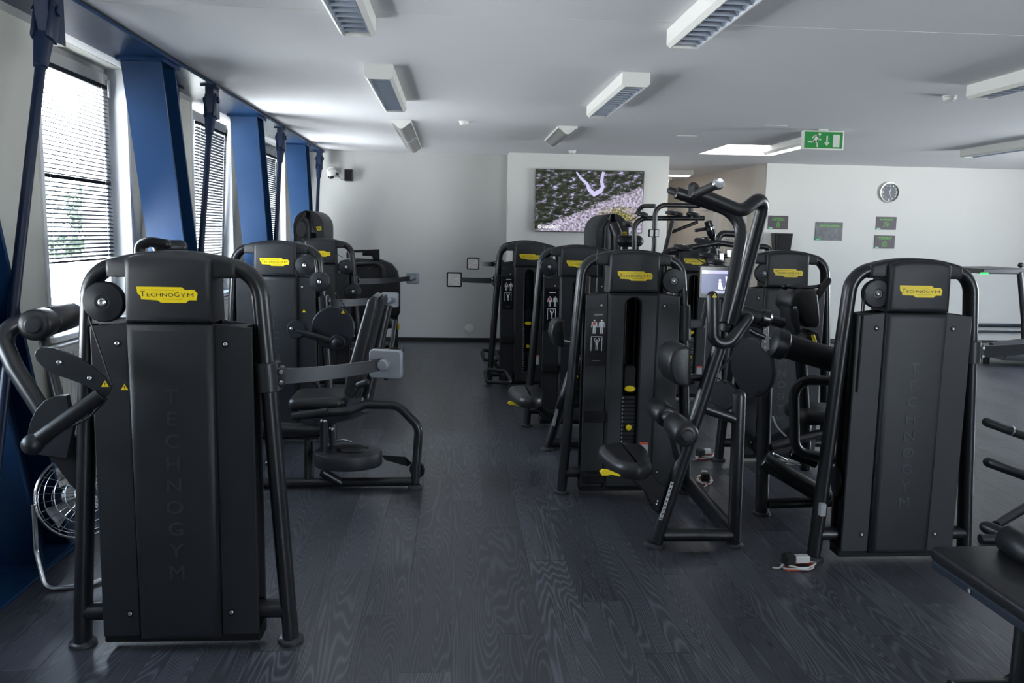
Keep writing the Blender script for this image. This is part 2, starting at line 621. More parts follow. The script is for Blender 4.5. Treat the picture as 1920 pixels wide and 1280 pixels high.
def text_geo(body, size, extrude=0.0):
    """vertices and faces of flat lettering in the x-z plane, facing -y, starting at x=0"""
    key = (body, round(size, 5), round(extrude, 5))
    if key not in TEXTS:
        cu = bpy.data.curves.new('lettering', 'FONT')
        cu.body = body
        cu.size = size
        cu.extrude = extrude
        cu.bevel_depth = 0.0009 if extrude else 0.0
        cu.bevel_resolution = 1
        cu.resolution_u = 3
        cu.offset = size * 0.005 if (extrude == 0 and len(body) > 1) else 0.0
        ob = bpy.data.objects.new('lettering_tmp', cu)
        COL.objects.link(ob)
        dg = bpy.context.evaluated_depsgraph_get()
        me = bpy.data.meshes.new_from_object(ob.evaluated_get(dg))
        vs_ = [Vector((v.co.x, -v.co.z, v.co.y)) for v in me.vertices]
        fs = [tuple(p.vertices) for p in me.polygons]
        bpy.data.objects.remove(ob)
        bpy.data.meshes.remove(me)
        bpy.data.curves.remove(cu)
        TEXTS[key] = (vs_, fs)
    return TEXTS[key]


def add_text(mb, body, size, cx, y, cz, extrude=0.0, width=None, height=None):
    vs_, fs = text_geo(body, size, extrude)
    if not vs_:
        return mb
    x0, x1 = min(v.x for v in vs_), max(v.x for v in vs_)
    z0, z1 = min(v.z for v in vs_), max(v.z for v in vs_)
    k = (width / (x1 - x0)) if width else 1.0
    kz = (height / (z1 - z0)) if height else k
    return mb.add([((v.x - (x0 + x1) / 2) * k + cx, y + v.y, (v.z - (z0 + z1) / 2) * kz + cz) for v in vs_], fs)


# ------------------------------------------------------------------ the room
random.seed(4)

# floor: a screed with every plank laid on it
floor = struct('floor', MB().box(-2.5, XR + 0.2, YB - 0.2, 17.2, -0.16, -0.004), 'black_trim', 'dark charcoal oak plank floor')
plank_me = MB().box(0.0004, PW - 0.0004, 0.0004, PL - 0.0004, -0.0045, 0.0, 0.0004).mesh('plank', 'plank')
cells = []
for c in range(-10, int(XR / PW) + 1):
    off_ = ((c * 0.381966) % 1.0) * PL
    for rr_ in range(int(YB / PL) - 2, int(17.2 / PL) + 2):
        x0, y0 = c * PW, rr_ * PL - off_
        if y0 + PL < YB or y0 > 17:
            continue
        if y0 + PL > 12.4 and not (3.0 <= x0 <= 4.6):
            if y0 > 12.0:
                continue
        area = 0.0
        pts = []
        for (a, b) in ((0, 0), (PW, 0), (PW, PL), (0, PL)):
            d = Vector((x0 + a, y0 + b, 0)) - Vector((0, 0, EYE))
            z = d.dot(_f)
            if z > 0.4:
                pts.append((960 + FPX * d.dot(_r) / z, 640 - FPX * d.dot(_u) / z))
        if len(pts) == 4 and any(0 < p[0] < 1920 and 0 < p[1] < 1280 for p in pts):
            area = abs(sum(pts[i][0] * pts[(i + 1) % 4][1] - pts[(i + 1) % 4][0] * pts[i][1] for i in range(4))) / 2
        cells.append((area, x0, y0))
cells.sort(key=lambda t: -t[0])
for a, x0, y0 in cells[:300]:
    put(plank_me, 'plank', floor, (x0, y0, 0))
rest = MB()
for a, x0, y0 in cells[300:]:
    rest.box(x0 + 0.0007, x0 + PW - 0.0007, y0 + 0.0007, y0 + PL - 0.0007, -0.0045, 0.0)
tag(rest.build('distant_planks', 'plank', floor), kind='stuff')

# ceiling with the skylight opening
SX0, SX1, SY0, SY1 = 3.25, 4.28, 10.0, 11.3
mb = MB()
mb.box(-1.865, SX0, YB - 0.2, 17.2, CEIL, CEIL + 0.25)
mb.box(SX1, XR + 0.2, YB - 0.2, 17.2, CEIL, CEIL + 0.25)
mb.box(SX0, SX1, YB - 0.2, SY0, CEIL, CEIL + 0.25)
mb.box(SX0, SX1, SY1, 17.2, CEIL, CEIL + 0.25)
mb.box(-2.5, -1.865, YB - 0.2, 12.3, CEIL + 0.2, CEIL + 0.25)
ceiling = struct('ceiling', mb, 'ceiling', 'smooth grey white painted ceiling')
MB().box(-1.86, XR, 4.448, 4.4515, CEIL - 0.0012, CEIL + 0.001).build('joint_line', 'lamp_body', ceiling)
lp_ = thing('light_panel', 'large bright white square light panel set in the ceiling near the corridor', 'light panel', ((SX0 + SX1) / 2, (SY0 + SY1) / 2, CEIL))
put(MB().box(SX0 - 3.765 + 0.002, SX1 - 3.765 - 0.002, SY0 - 10.65 + 0.002, SY1 - 10.65 - 0.002, 0.012, 0.06).mesh('diffuser', 'panel_lit'), 'diffuser', lp_)
fr = MB()
for (x0, x1, y0, y1) in ((-0.515, -0.49, -0.65, 0.65), (0.49, 0.515, -0.65, 0.65), (-0.49, 0.49, -0.65, -0.625), (-0.49, 0.49, 0.625, 0.65)):
    fr.box(x0, x1, y0, y1, 0.0, 0.012)
put(fr.mesh('frame', 'lamp_body'), 'frame', lp_)

# window wall
WL = MB()
WL.box(-2.62, XW, YB - 0.2, 12.3, -0.1, WIN_Z0)
WL.box(-2.62, XW, YB - 0.2, 12.3, WIN_Z1, 2.92)
edges = [YB - 0.2] + [v for y in WIN_Y for v in (y, y + WIN_W)] + [12.3]
for k in range(0, len(edges), 2):
    WL.box(-2.62, XW, edges[k], edges[k + 1], WIN_Z0, WIN_Z1)
wall_left = struct('wall_left', WL, 'wall_panel', 'beige panelled window wall')
rv = MB()
for y in WIN_Y:
    rv.box(-2.50, XW + 0.012, y + WIN_W - 0.002, y + WIN_W + 0.035, WIN_Z0, WIN_Z1)
    rv.box(-2.50, XW + 0.012, y - 0.035, y + 0.002, WIN_Z0, WIN_Z1)
    rv.box(-2.50, XW + 0.05, y - 0.05, y + WIN_W + 0.05, WIN_Z0 - 0.03, WIN_Z0 + 0.004, 0.004)
rvo = rv.build('reveal_lining', 'reveal_white', wall_left)
struct('trim_1', MB().box(-2.44, -2.20, YB, YF, 2.662, 2.675), 'reveal_white', 'pale soffit strip above the windows')

slat_me = None
for i, y in enumerate(WIN_Y):
    w = thing('window_%d' % (i + 1), None, None, (XG, y, WIN_Z0), kind='structure')
    w['label'] = ['window nearest the viewer beyond the frame', 'window behind the first blue column with trees outside', 'window tilted open in the middle of the wall', 'window at the far end of the wall'][i]
    tilt = 0.055 if i == 2 else 0.0
    H = WIN_Z1 - WIN_Z0

    def tx(z):
        return tilt * z / H
    # fixed outer frame
    fm = MB()
    for (y0, y1, z0, z1) in ((0, 0.05, 0, H), (WIN_W - 0.05, WIN_W, 0, H), (0.05, WIN_W - 0.05, 0, 0.05), (0.05, WIN_W - 0.05, H - 0.05, H)):
        fm.box(-0.06, 0.005, y0, y1, z0, z1)
    put(fm.mesh('outer_frame', 'frame_grey'), 'outer_frame', w)
    rotm = (0, math.atan(tilt / H) * 1.6, 0)
    sm_ = MB()
    for (y0, y1, z0, z1) in ((0.04, 0.125, 0.04, H - 0.04), (WIN_W - 0.125, WIN_W - 0.04, 0.04, H - 0.04), (0.125, WIN_W - 0.125, 0.04, 0.125), (0.125, WIN_W - 0.125, H - 0.125, H - 0.04)):
        sm_.box(-0.02, 0.035, y0, y1, z0, z1, 0.006)
    sash = put(sm_.mesh('sash', 'frame_grey'), 'sash', w, rot=rotm)
    put(MB().box(0.0, 0.004, 0.12, WIN_W - 0.12, 0.12, H - 0.12).mesh('pane', 'glass'), 'pane', w, rot=rotm)
    put(MB().box(0.035, 0.055, WIN_W - 0.075, WIN_W - 0.055, H - 0.20, H - 0.08, 0.004).mesh('hinge', 'steel'), 'hinge', sash)
    hb = MB()
    hb.tube([(0.034, 0.08, 0.72), (0.07, 0.08, 0.72), (0.07, 0.08, 0.60)], 0.009, fillet=0.02)
    put(hb.mesh('handle', 'steel'), 'handle', sash)
    # venetian blind hanging in front of the pane
    lab = ['venetian blind in the window nearest the viewer beyond the frame', 'pale venetian blind in the window showing trees, slats level', 'pale blue venetian blind in the tilted open window', 'pale venetian blind in the farthest window by the end wall'][i]
    bl = thing('venetian_blind', lab, 'blind', (XG + 0.052, y + 0.13, WIN_Z0 + 0.12), 'window blinds')
    bl.rotation_euler = rotm
    BW, BH = WIN_W - 0.26, H - 0.25
    if slat_me is None:
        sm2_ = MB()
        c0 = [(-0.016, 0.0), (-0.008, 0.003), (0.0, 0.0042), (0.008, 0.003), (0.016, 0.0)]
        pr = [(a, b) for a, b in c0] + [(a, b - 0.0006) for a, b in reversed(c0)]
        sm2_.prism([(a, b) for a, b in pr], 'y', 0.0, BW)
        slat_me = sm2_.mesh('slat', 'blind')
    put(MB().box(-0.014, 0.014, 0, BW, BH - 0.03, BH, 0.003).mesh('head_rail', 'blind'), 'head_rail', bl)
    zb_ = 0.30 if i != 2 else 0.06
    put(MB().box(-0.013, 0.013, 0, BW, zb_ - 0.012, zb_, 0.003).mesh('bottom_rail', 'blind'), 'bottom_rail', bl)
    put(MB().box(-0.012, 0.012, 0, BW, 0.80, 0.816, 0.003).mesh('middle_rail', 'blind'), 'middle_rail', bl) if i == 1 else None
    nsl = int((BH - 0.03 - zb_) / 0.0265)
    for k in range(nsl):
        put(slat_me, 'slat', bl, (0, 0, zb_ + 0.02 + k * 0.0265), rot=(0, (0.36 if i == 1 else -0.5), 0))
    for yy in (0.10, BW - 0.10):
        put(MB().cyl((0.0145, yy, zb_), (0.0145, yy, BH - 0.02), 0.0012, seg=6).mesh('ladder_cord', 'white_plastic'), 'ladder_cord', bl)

# far walls and corridor
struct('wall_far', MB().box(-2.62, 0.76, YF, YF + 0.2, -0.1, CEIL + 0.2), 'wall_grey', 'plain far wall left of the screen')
struct('wall_far_screen', MB().box(0.745, 3.0, 11.73, 12.35, -0.1, CEIL + 0.05), 'wall_white', 'projecting white wall that carries the screen')
struct('wall_far_right', MB().box(4.66, XR + 0.2, 12.4, 12.6, -0.1, CEIL + 0.05), 'wall_white', 'white far wall with clock and posters')
struct('wall_corridor_left', MB().box(2.85, 3.0, 12.35, 17.0, -0.1, CEIL + 0.05), 'corridor', 'left wall of the corridor')
mb = MB()
mb.prism([(4.66, 12.45), (4.85, 12.45), (4.55, 17.1), (4.34, 17.1)], 'z', -0.1, CEIL + 0.05)
struct('wall_corridor_right', mb, 'corridor', 'right wall of the corridor')
struct('wall_corridor_end', MB().box(2.8, 4.7, 17.0, 17.2, -0.1, CEIL + 0.05), 'corridor', 'end wall of the corridor')
struct('baseboard_far', MB().box(-2.3, 0.745, YF - 0.014, YF, 0, 0.058, 0.003), 'black_trim', 'black skirting along the far wall')
struct('baseboard_screen', MB().box(0.735, 3.0, 11.716, 11.73, 0, 0.058, 0.003), 'black_trim', 'black skirting under the screen')
struct('baseboard_right', MB().box(4.66, XR, 12.386, 12.4, 0, 0.058, 0.003), 'black_trim', 'black skirting along the right far wall')
for n, (x0, y0) in enumerate(((4.62, 13.1), (4.545, 14.3))):
    d = thing('door_%d' % (n + 1), 'pale door in the corridor side wall, ' + ('nearer of two' if n == 0 else 'farther of two'), None, (x0, y0, 0), kind='structure')
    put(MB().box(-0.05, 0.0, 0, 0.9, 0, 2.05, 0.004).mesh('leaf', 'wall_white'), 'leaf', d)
    fr = MB()
    fr.box(-0.07, 0.0, -0.07, 0.0, 0, 2.12); fr.box(-0.07, 0.0, 0.9, 0.97, 0, 2.12); fr.box(-0.07, 0.0, 0.0, 0.9, 2.05, 2.12)
    put(fr.mesh('frame', 'reveal_white'), 'frame', d)
    hb = MB().tube([(-0.05, 0.08, 1.03), (-0.10, 0.08, 1.03), (-0.10, 0.20, 1.03)], 0.01, fillet=0.015)
    put(hb.mesh('handle', 'steel'), 'handle', d)

# right wall and rear wall, each with an unseen window added for light
mb = MB()
mb.box(XR, XR + 0.2, YB - 0.2, 12.6, -0.1, 0.85)
mb.box(XR, XR + 0.2, YB - 0.2, 12.6, 2.35, CEIL + 0.2)
ed = [YB - 0.2] + [v for a in RW for v in a] + [12.6]
for k in range(0, len(ed), 2):
    mb.box(XR, XR + 0.2, ed[k], ed[k + 1], 0.85, 2.35)
struct('wall_right', mb, 'wall_white', 'right wall with an added window')
for i, (a, b) in enumerate(RW):
    w = thing('window_%d' % (i + 5), 'unseen window added in the right wall for light', None, (XR + 0.1, a, 0.85), kind='structure')
    fm = MB()
    n = b - a
    for (y0, y1, z0, z1) in ((0, 0.06, 0, 1.5), (n - 0.06, n, 0, 1.5), (0.06, n - 0.06, 0, 0.06), (0.06, n - 0.06, 1.44, 1.5), (n / 2 - 0.03, n / 2 + 0.03, 0.06, 1.44)):
        fm.box(-0.03, 0.03, y0, y1, z0, z1)
    put(fm.mesh('frame', 'frame_grey'), 'frame', w)
    put(MB().box(-0.003, 0.003, 0.06, n - 0.06, 0.06, 1.44).mesh('pane', 'glass'), 'pane', w)
mb = MB().box(-2.62, XR + 0.2, YB - 0.2, YB, -0.1, 0.85).box(-2.62, XR + 0.2, YB - 0.2, YB, 2.35, CEIL + 0.2)
mb.box(-2.62, 3.3, YB - 0.2, YB, 0.85, 2.35).box(5.5, XR + 0.2, YB - 0.2, YB, 0.85, 2.35)
struct('wall_rear', mb, 'wall_white', 'wall behind the viewer with an added wide window')
w = thing('window_8', 'wide window added behind the viewer for light on the machines', None, (3.3, YB - 0.1, 0.85), kind='structure')  # unseen window, added so the machine fronts catch light
fm = MB()
for (x0, x1, z0, z1) in ((0, 0.06, 0, 1.5), (2.14, 2.2, 0, 1.5), (0.06, 2.14, 0, 0.06), (0.06, 2.14, 1.44, 1.5), (1.07, 1.13, 0.06, 1.44)):
    fm.box(x0, x1, -0.03, 0.03, z0, z1)
put(fm.mesh('frame', 'frame_grey'), 'frame', w)
put(MB().box(0.06, 2.14, -0.003, 0.003, 0.06, 1.44).mesh('pane', 'glass'), 'pane', w)

# heating pipes and rail low on the far right wall
for z, r in ((0.20, 0.018), (0.30, 0.03)):
    o = MB().cyl((7.0, 12.33, z), (9.9, 12.33, z), r).build('heating_pipe', 'clock_face')
    tag(o, 'dark heating pipe along the white wall behind the treadmill, ' + ('thicker upper' if z > 0.25 else 'thinner lower'), 'pipe', 'heating pipes by the treadmill')

# radiators and pipes under the windows
for i, y in enumerate(WIN_Y):
    rd = thing('radiator', ['white panel radiator below the window outside the frame', 'white panel radiator behind the nearest lever machine', 'white panel radiator below the tilted open window', 'white panel radiator below the farthest window'][i], 'radiator', (-2.27, y - 0.1, 0.28), 'window radiators')
    put(MB().box(0.0, 0.05, 0, 1.4, 0, 0.62, 0.008).mesh('panel', 'radiator'), 'panel', rd)
    gr = MB()
    for k in range(26):
        gr.box(0.0505, 0.055, 0.03 + k * 0.052, 0.055 + k * 0.052, 0.04, 0.58, 0.002)
    put(gr.mesh('fin', 'radiator'), 'fin', rd)
    put(MB().box(-0.005, 0.058, -0.005, 1.405, 0.62, 0.632, 0.004).mesh('top_grille', 'radiator'), 'top_grille', rd)
    put(MB().cyl((0.04, 0.1, -0.28), (0.04, 0.1, 0.0), 0.011).mesh('feed_pipe', 'radiator'), 'feed_pipe', rd)
for z in (0.10, 0.19):
    o = MB().cyl((-2.262, YB, z), (-2.262, YF - 0.02, z), 0.019).build('heating_pipe', 'radiator')
    tag(o, 'white heating pipe running along the window wall, ' + ('upper of two' if z > 0.15 else 'lower of two'), 'pipe', 'white pipes under the windows')
struct('trim_2', MB().box(-2.3, -2.16, YB, YF, -0.10, 0.004), 'wall_panel', 'pale floor strip at the window wall')

# ------------------------------------------------------------------ blue steel truss in front of the windows
struct('beam_top', MB().box(-2.20, -1.846, YB, YF, 2.66, 2.679).box(-2.03, -2.0, YB, YF, 2.679, 2.88), 'blue_steel', 'glossy blue steel beam along the ceiling edge')
struct('trim_3', MB().box(-1.858, -1.842, YB, YF, 2.679, 2.689), 'black_trim', 'black gap line between blue beam and ceiling')
struct('beam_floor', MB().box(-2.16, -1.862, YB, YF, -0.05, 0.010, 0.002), 'blue_steel', 'blue steel floor chord under the columns')
COLS = [(3.18, 'nearest the viewer, its foot on the blue floor chord'), (5.80, 'second from the viewer, beside the window with trees'), (8.42, 'third from the viewer, beside the tilted open window'), (11.02, 'fourth from the viewer, before the far wall')]
for yt, lab in COLS:
    c = thing('steel_column', 'leaning blue steel column, ' + lab, 'column', (-2.015, yt + 0.80, 0.01), 'leaning blue columns', 'thing')
    lean = -0.80 / 2.65
    hb = MB()
    M = Matrix(((1, 0, 0, 0), (0, 1, lean, 0), (0, 0, 1, 0), (0, 0, 0, 1)))

    def hbox(x0, x1, y0, y1, z0=0.0, z1=2.63):
        m_ = MB().box(x0, x1, y0, y1, z0, z1)
        hb.add([M @ v for v in m_.v], m_.f)
    hbox(-0.125, 0.125, -0.145, -0.122)
    put(hb.mesh('near_flange', 'blue_steel', 20), 'near_flange', c)
    hb = MB(); hbox(-0.125, 0.125, 0.122, 0.145)
    put(hb.mesh('far_flange', 'blue_steel', 20), 'far_flange', c)
    hb = MB(); hbox(-0.010, 0.010, -0.122, 0.122)
    put(hb.mesh('web', 'blue_steel', 20), 'web', c)
    hb = MB().box(-0.147, 0.147, 2.63 * lean - 0.17, 2.63 * lean + 0.17, 2.625, 2.652)
    put(hb.mesh('head_plate', 'blue_steel'), 'head_plate', c)
    hb = MB().box(-0.147, 0.147, -0.19, 0.19, 0.0, 0.015)
    put(hb.mesh('base_plate', 'blue_steel'), 'base_plate', c)
RODS = [1.54, 4.12, 6.72, 9.30, 11.86]
for n, yt in enumerate(RODS):
    for X, lab in ((-1.864, 'room side'), (-2.166, 'window side')):
        lab2 = ['crossing outside the frame', 'crossing the column nearest the viewer', 'crossing the tilted open window', 'third along, between column and far window', 'beside the far wall'][n]
        t = thing('tie_rod', 'slim dark blue tie rod ' + lab2 + ', ' + lab, 'tie rod', (X, yt - 0.87, 0.0), 'dark blue tie rods')
        a, b = Vector((0, 0, 0.03)), Vector((0, 0.87, 2.63))
        d = (b - a).normalized()
        put(MB().cyl(a, b - d * 0.33, 0.0225, seg=14).mesh('rod', 'blue_rod'), 'rod', t)
        fk = MB()
        fk.cyl(b - d * 0.36, b - d * 0.20, 0.030, ch=0.003, r2=0.043)
        fk.tube([b - d * 0.22 + Vector((-0.034, 0, 0)), b - d * 0.05 + Vector((-0.034, 0, 0))], 0.014, 0.048, side=(0, 1, 0), ball=True)
        fk.tube([b - d * 0.22 + Vector((0.034, 0, 0)), b - d * 0.05 + Vector((0.034, 0, 0))], 0.014, 0.048, side=(0, 1, 0), ball=True)
        put(fk.mesh('clevis', 'blue_rod'), 'clevis', t)
        q = b - d * 0.08
        put(MB().cyl(q + Vector((-0.06, 0, 0)), q + Vector((0.06, 0, 0)), 0.024, ch=0.004).mesh('pin', 'blue_rod'), 'pin', t)
        lg = MB().box(-0.030, 0.030, b.y - 0.08, b.y + 0.08, b.z - 0.21, b.z + 0.022).box(-0.06, 0.06, b.y - 0.1, b.y + 0.1, b.z + 0.014, b.z + 0.03)
        put(lg.mesh('lug', 'blue_rod'), 'lug', t)

# ------------------------------------------------------------------ ceiling fittings
LOUV = {}


def louvre_lamp(x, y0, y1, label, wid=0.19):
    t = thing('ceiling_lamp', label, 'ceiling lamp', (x, y0, CEIL), 'louvred ceiling lamps')
    L, h = y1 - y0, 0.097
    w2 = wid / 2
    prof = [(-w2, 0), (-w2, -h + 0.02), (-w2 + 0.02, -h), (-w2 + 0.024, -h), (-w2 + 0.024, -0.01), (w2 - 0.024, -0.01), (w2 - 0.024, -h), (w2 - 0.02, -h), (w2, -h + 0.02), (w2, 0)]
    body = MB()
    n = len(prof)
    body.add([(px, y, pz) for y in (0.012, L - 0.012) for px, pz in prof], [(i, (i + 1) % n, n + (i + 1) % n, n + i) for i in range(n)])
    put(body.mesh('housing', 'lamp_body', 25), 'housing', t)
    ep = [(-w2, 0), (-w2, -h + 0.02), (-w2 + 0.02, -h), (w2 - 0.02, -h), (w2, -h + 0.02), (w2, 0)]
    em = MB().prism(ep, 'y', 0, 0.014).mesh('end_cap', 'lamp_body', 25)
    put(em, 'end_cap', t)
    put(em, 'end_cap', t, (0, L - 0.014, 0))
    rl = MB()
    for s_ in (-1, 1):
        rl.add([(s_ * (w2 - 0.025), 0.014, -h + 0.002), (s_ * (w2 - 0.025), L - 0.014, -h + 0.002), (s_ * (w2 - 0.052), L - 0.014, -0.035), (s_ * (w2 - 0.052), 0.014, -0.035),
                (s_ * (w2 - 0.028), 0.014, -h + 0.002), (s_ * (w2 - 0.028), L - 0.014, -h + 0.002), (s_ * (w2 - 0.055), L - 0.014, -0.035), (s_ * (w2 - 0.055), 0.014, -0.035)],
               [(0, 1, 2, 3), (7, 6, 5, 4), (0, 4, 5, 1), (2, 6, 7, 3)])
    put(rl.mesh('side_reflector', 'louvre', 25), 'side_reflector', t)
    if wid not in LOUV:
        LOUV[wid] = MB().prism([(-w2 + 0.03, -h + 0.004), (w2 - 0.03, -h + 0.004), (w2 - 0.055, -h + 0.048), (-w2 + 0.055, -h + 0.048)], 'y', 0, 0.0025).mesh('louvre_blade', 'louvre')
    k = int(L / 0.092)
    for i in range(1, k):
        put(LOUV[wid], 'louvre_blade', t, (0, i * L / k, 0))
    put(MB().cyl((0, 0.05, -0.035), (0, L - 0.05, -0.035), 0.013, seg=12).mesh('fluorescent_tube', 'white_plastic'), 'fluorescent_tube', t)
    return t


louvre_lamp(-0.515, 3.02, 4.58, 'louvred white ceiling lamp cut by the top edge, over the left machines')
louvre_lamp(-0.515, 5.79, 7.36, 'louvred white ceiling lamp, middle of the row nearer the windows')
louvre_lamp(1.228, 3.04, 4.60, 'louvred white ceiling lamp cut by the top edge, over the pulldown side')
louvre_lamp(1.228, 5.79, 7.35, 'louvred white ceiling lamp, middle of the row above the pulldown machine')
louvre_lamp(3.73, 4.32, 5.885, 'louvred white ceiling lamp at the right edge next to a smoke detector')
louvre_lamp(6.21, 8.36, 9.92, 'louvred white ceiling lamp at the right edge above the clock wall')


def wave_lamp(x, y0, y1, label, wid=0.20):
    t = thing('wave_lamp', label, 'ceiling lamp', (x, y0, CEIL), 'wave shaped ceiling lamps')
    L, h, w2 = y1 - y0, 0.085, wid / 2
    low = [(-w2 + 2 * w2 * k / 12, -h * 0.62 - 0.030 * math.cos(2 * PI * (k / 12 - 0.5)) * 1.0) for k in range(13)]
    prof = [(-w2, 0)] + low + [(w2, 0)]
    put(MB().prism(prof, 'y', 0, 0.03).mesh('end_cap', 'lamp_body', 40), 'end_cap', t)
    put(MB().prism(prof, 'y', L - 0.03, L).mesh('end_cap', 'lamp_body', 40), 'end_cap', t)
    p2 = [(a * 0.985, b * 0.97) for a, b in low]
    put(MB().prism([(-w2 * .985, -0.02)] + p2 + [(w2 * .985, -0.02)], 'y', 0.03, L - 0.03).mesh('diffuser', 'lamp_prism', 60), 'diffuser', t)
    put(MB().box(-w2, w2, 0.03, L - 0.03, -0.022, 0).mesh('housing', 'lamp_body'), 'housing', t)
    return t


wave_lamp(-0.545, 8.62, 9.95, 'wave shaped ceiling lamp over the left aisle, nearer of the joined two')
wave_lamp(-0.545, 9.96, 11.30, 'wave shaped ceiling lamp over the left aisle, farther of the joined two')
wave_lamp(1.155, 8.72, 10.05, 'wave shaped ceiling lamp alone before the wall screen')

ex = thing('corridor_lamp', 'lit white ceiling lamp inside the corridor', 'ceiling lamp', (3.55, 14.0, CEIL))
put(MB().prism([(-0.1, 0), (-0.1, -0.07), (-0.08, -0.09), (0.43, -0.09), (0.45, -0.07), (0.45, 0)], 'y', 0, 0.2).mesh('housing', 'lamp_body', 25), 'housing', ex)
put(MB().box(-0.06, 0.40, 0.02, 0.18, -0.102, -0.0895).mesh('lit_tube', 'tube_lit'), 'lit_tube', ex)
ex = thing('corridor_lamp', 'second lit white lamp added deep inside the corridor to brighten it', 'ceiling lamp', (3.55, 15.4, CEIL))  # extra lamp added to brighten the corridor walls
put(MB().prism([(-0.1, 0), (-0.1, -0.07), (-0.08, -0.09), (0.43, -0.09), (0.45, -0.07), (0.45, 0)], 'y', 0, 0.2).mesh('housing', 'lamp_body', 25), 'housing', ex)
put(MB().box(-0.06, 0.40, 0.02, 0.18, -0.102, -0.0895).mesh('lit_tube', 'tube_lit'), 'lit_tube', ex)

# exit sign lamp
ex = thing('exit_sign', 'green exit sign with running figure and arrow hanging from the ceiling', 'exit sign', (3.735, 8.42, CEIL))
put(MB().box(-0.215, 0.215, 0, 0.055, -0.205, -0.012, 0.006).mesh('sign_box', 'lamp_body'), 'sign_box', ex)
put(MB().box(-0.198, 0.198, -0.003, 0, -0.190, -0.028).mesh('green_panel', 'exit_green'), 'green_panel', ex)
put(MB().box(-0.05, 0.05, 0.01, 0.045, -0.014, 0.0).mesh('mount', 'lamp_body'), 'mount', ex)
fg = MB()


def stroke(mb_, pts, w, y0, y1):
    for (a, b) in zip(pts[:-1], pts[1:]):
        a, b = Vector(a), Vector(b)
        d = (b - a).normalized()
        nn = Vector((-d.y, d.x)) * w / 2
        mb_.prism([tuple(a + nn - d * w * .3), tuple(a - nn - d * w * .3), tuple(b - nn + d * w * .3), tuple(b + nn + d * w * .3)], 'y', y0, y1)


fg.prism(circ(-0.045, -0.052, 0.0135, 14), 'y', -0.0045, -0.003)
stroke(fg, [(-0.066, -0.075), (-0.095, -0.118)], 0.030, -0.0045, -0.003)
stroke(fg, [(-0.062, -0.070), (-0.095, -0.066), (-0.118, -0.088)], 0.012, -0.0045, -0.003)
stroke(fg, [(-0.060, -0.078), (-0.050, -0.104), (-0.030, -0.106)], 0.012, -0.0045, -0.003)
stroke(fg, [(-0.096, -0.118), (-0.118, -0.130), (-0.160, -0.128)], 0.014, -0.0045, -0.003)
stroke(fg, [(-0.092, -0.122), (-0.066, -0.140), (-0.062, -0.176)], 0.014, -0.0045, -0.003)
put(fg.mesh('running_figure', 'exit_white'), 'running_figure', ex)
ar = MB()
stroke(ar, [(0.035, -0.070), (0.035, -0.130)], 0.015, -0.0045, -0.003)
ar.prism([(0.002, -0.128), (0.068, -0.128), (0.035, -0.166)], 'y', -0.0045, -0.003)
put(ar.mesh('arrow', 'exit_white'), 'arrow', ex)
put(MB().box(0.098, 0.168, -0.0045, -0.003, -0.176, -0.052).mesh('doorway_mark', 'exit_white'), 'doorway_mark', ex)
el_ = thing('emergency_lamp', 'slim lit lamp leading from the exit sign to the skylight', 'ceiling lamp', (3.86, 8.60, CEIL))
put(MB().prism([(-0.07, 0), (-0.07, -0.06), (-0.05, -0.09), (0.05, -0.09), (0.07, -0.06), (0.07, 0)], 'y', 0, 1.65).mesh('housing', 'lamp_body', 25), 'housing', el_)
put(MB().box(-0.035, 0.035, 0.05, 1.60, -0.097, -0.0895).mesh('lit_tube', 'tube_lit'), 'lit_tube', el_)

for (x, y, lab) in ((1.557, 11.25, 'small white smoke detector on the ceiling before the wall screen'), (0.085, 8.57, 'small white smoke detector alone in the middle of the ceiling'), (3.774, 6.32, 'flat white smoke detector beside the right edge lamp')):
    t = thing('smoke_detector', lab, 'smoke detector', (x, y, CEIL), 'smoke detectors')
    put(MB().lathe([(0.052, 0), (0.052, -0.008), (0.048, -0.012)], (0, 0, 0), (0, 0, 1)).mesh('base', 'white_plastic'), 'base', t)
    put(MB().lathe([(0.046, -0.012), (0.044, -0.030), (0.030, -0.042), (0.0, -0.044)], (0, 0, 0), (0, 0, 1)).mesh('sensor_head', 'white_plastic'), 'sensor_head', t)
for (x, y) in ((2.55, 9.25), (3.15, 8.2)):
    t = MB().box(x - 0.11, x + 0.11, y, y + 0.02, CEIL - 0.008, CEIL, 0.002).build('ceiling_clip', 'white_plastic')
    tag(t, 'tiny white clip on the ceiling ' + ('nearer the wall screen' if y > 9 else 'nearer the exit sign'), 'clip', 'ceiling clips')

# ------------------------------------------------------------------ things on the far walls
tv = thing('television', 'wide wall screen showing a rocky mountain track on the white wall', 'television', (1.876, 11.73, 2.045))
put(MB().box(-0.762, 0.762, -0.055, -0.012, -0.432, 0.432, 0.004).mesh('bezel', 'gloss_black'), 'bezel', tv)
put(MB().box(-0.35, 0.35, -0.012, 0.0, -0.2, 0.2).mesh('wall_mount', 'black_trim'), 'wall_mount', tv)
put(MB().box(-0.752, 0.752, -0.0565, -0.055, -0.420, 0.422).mesh('screen', 'tv_picture'), 'screen', tv)


def ribbon(pts, ws, y0, y1):
    mb_ = MB()
    L_, R_ = [], []
    for i, (p, w) in enumerate(zip(pts, ws)):
        a, b = Vector(pts[max(0, i - 1)]), Vector(pts[min(len(pts) - 1, i + 1)])
        d = (b - a).normalized()
        nn = Vector((-d.y, d.x)) * w / 2
        L_.append(tuple(Vector(p) + nn)); R_.append(tuple(Vector(p) - nn))
    for i in range(len(pts) - 1):
        mb_.prism([L_[i], R_[i], R_[i + 1], L_[i + 1]], 'y', y0, y1)
    return mb_


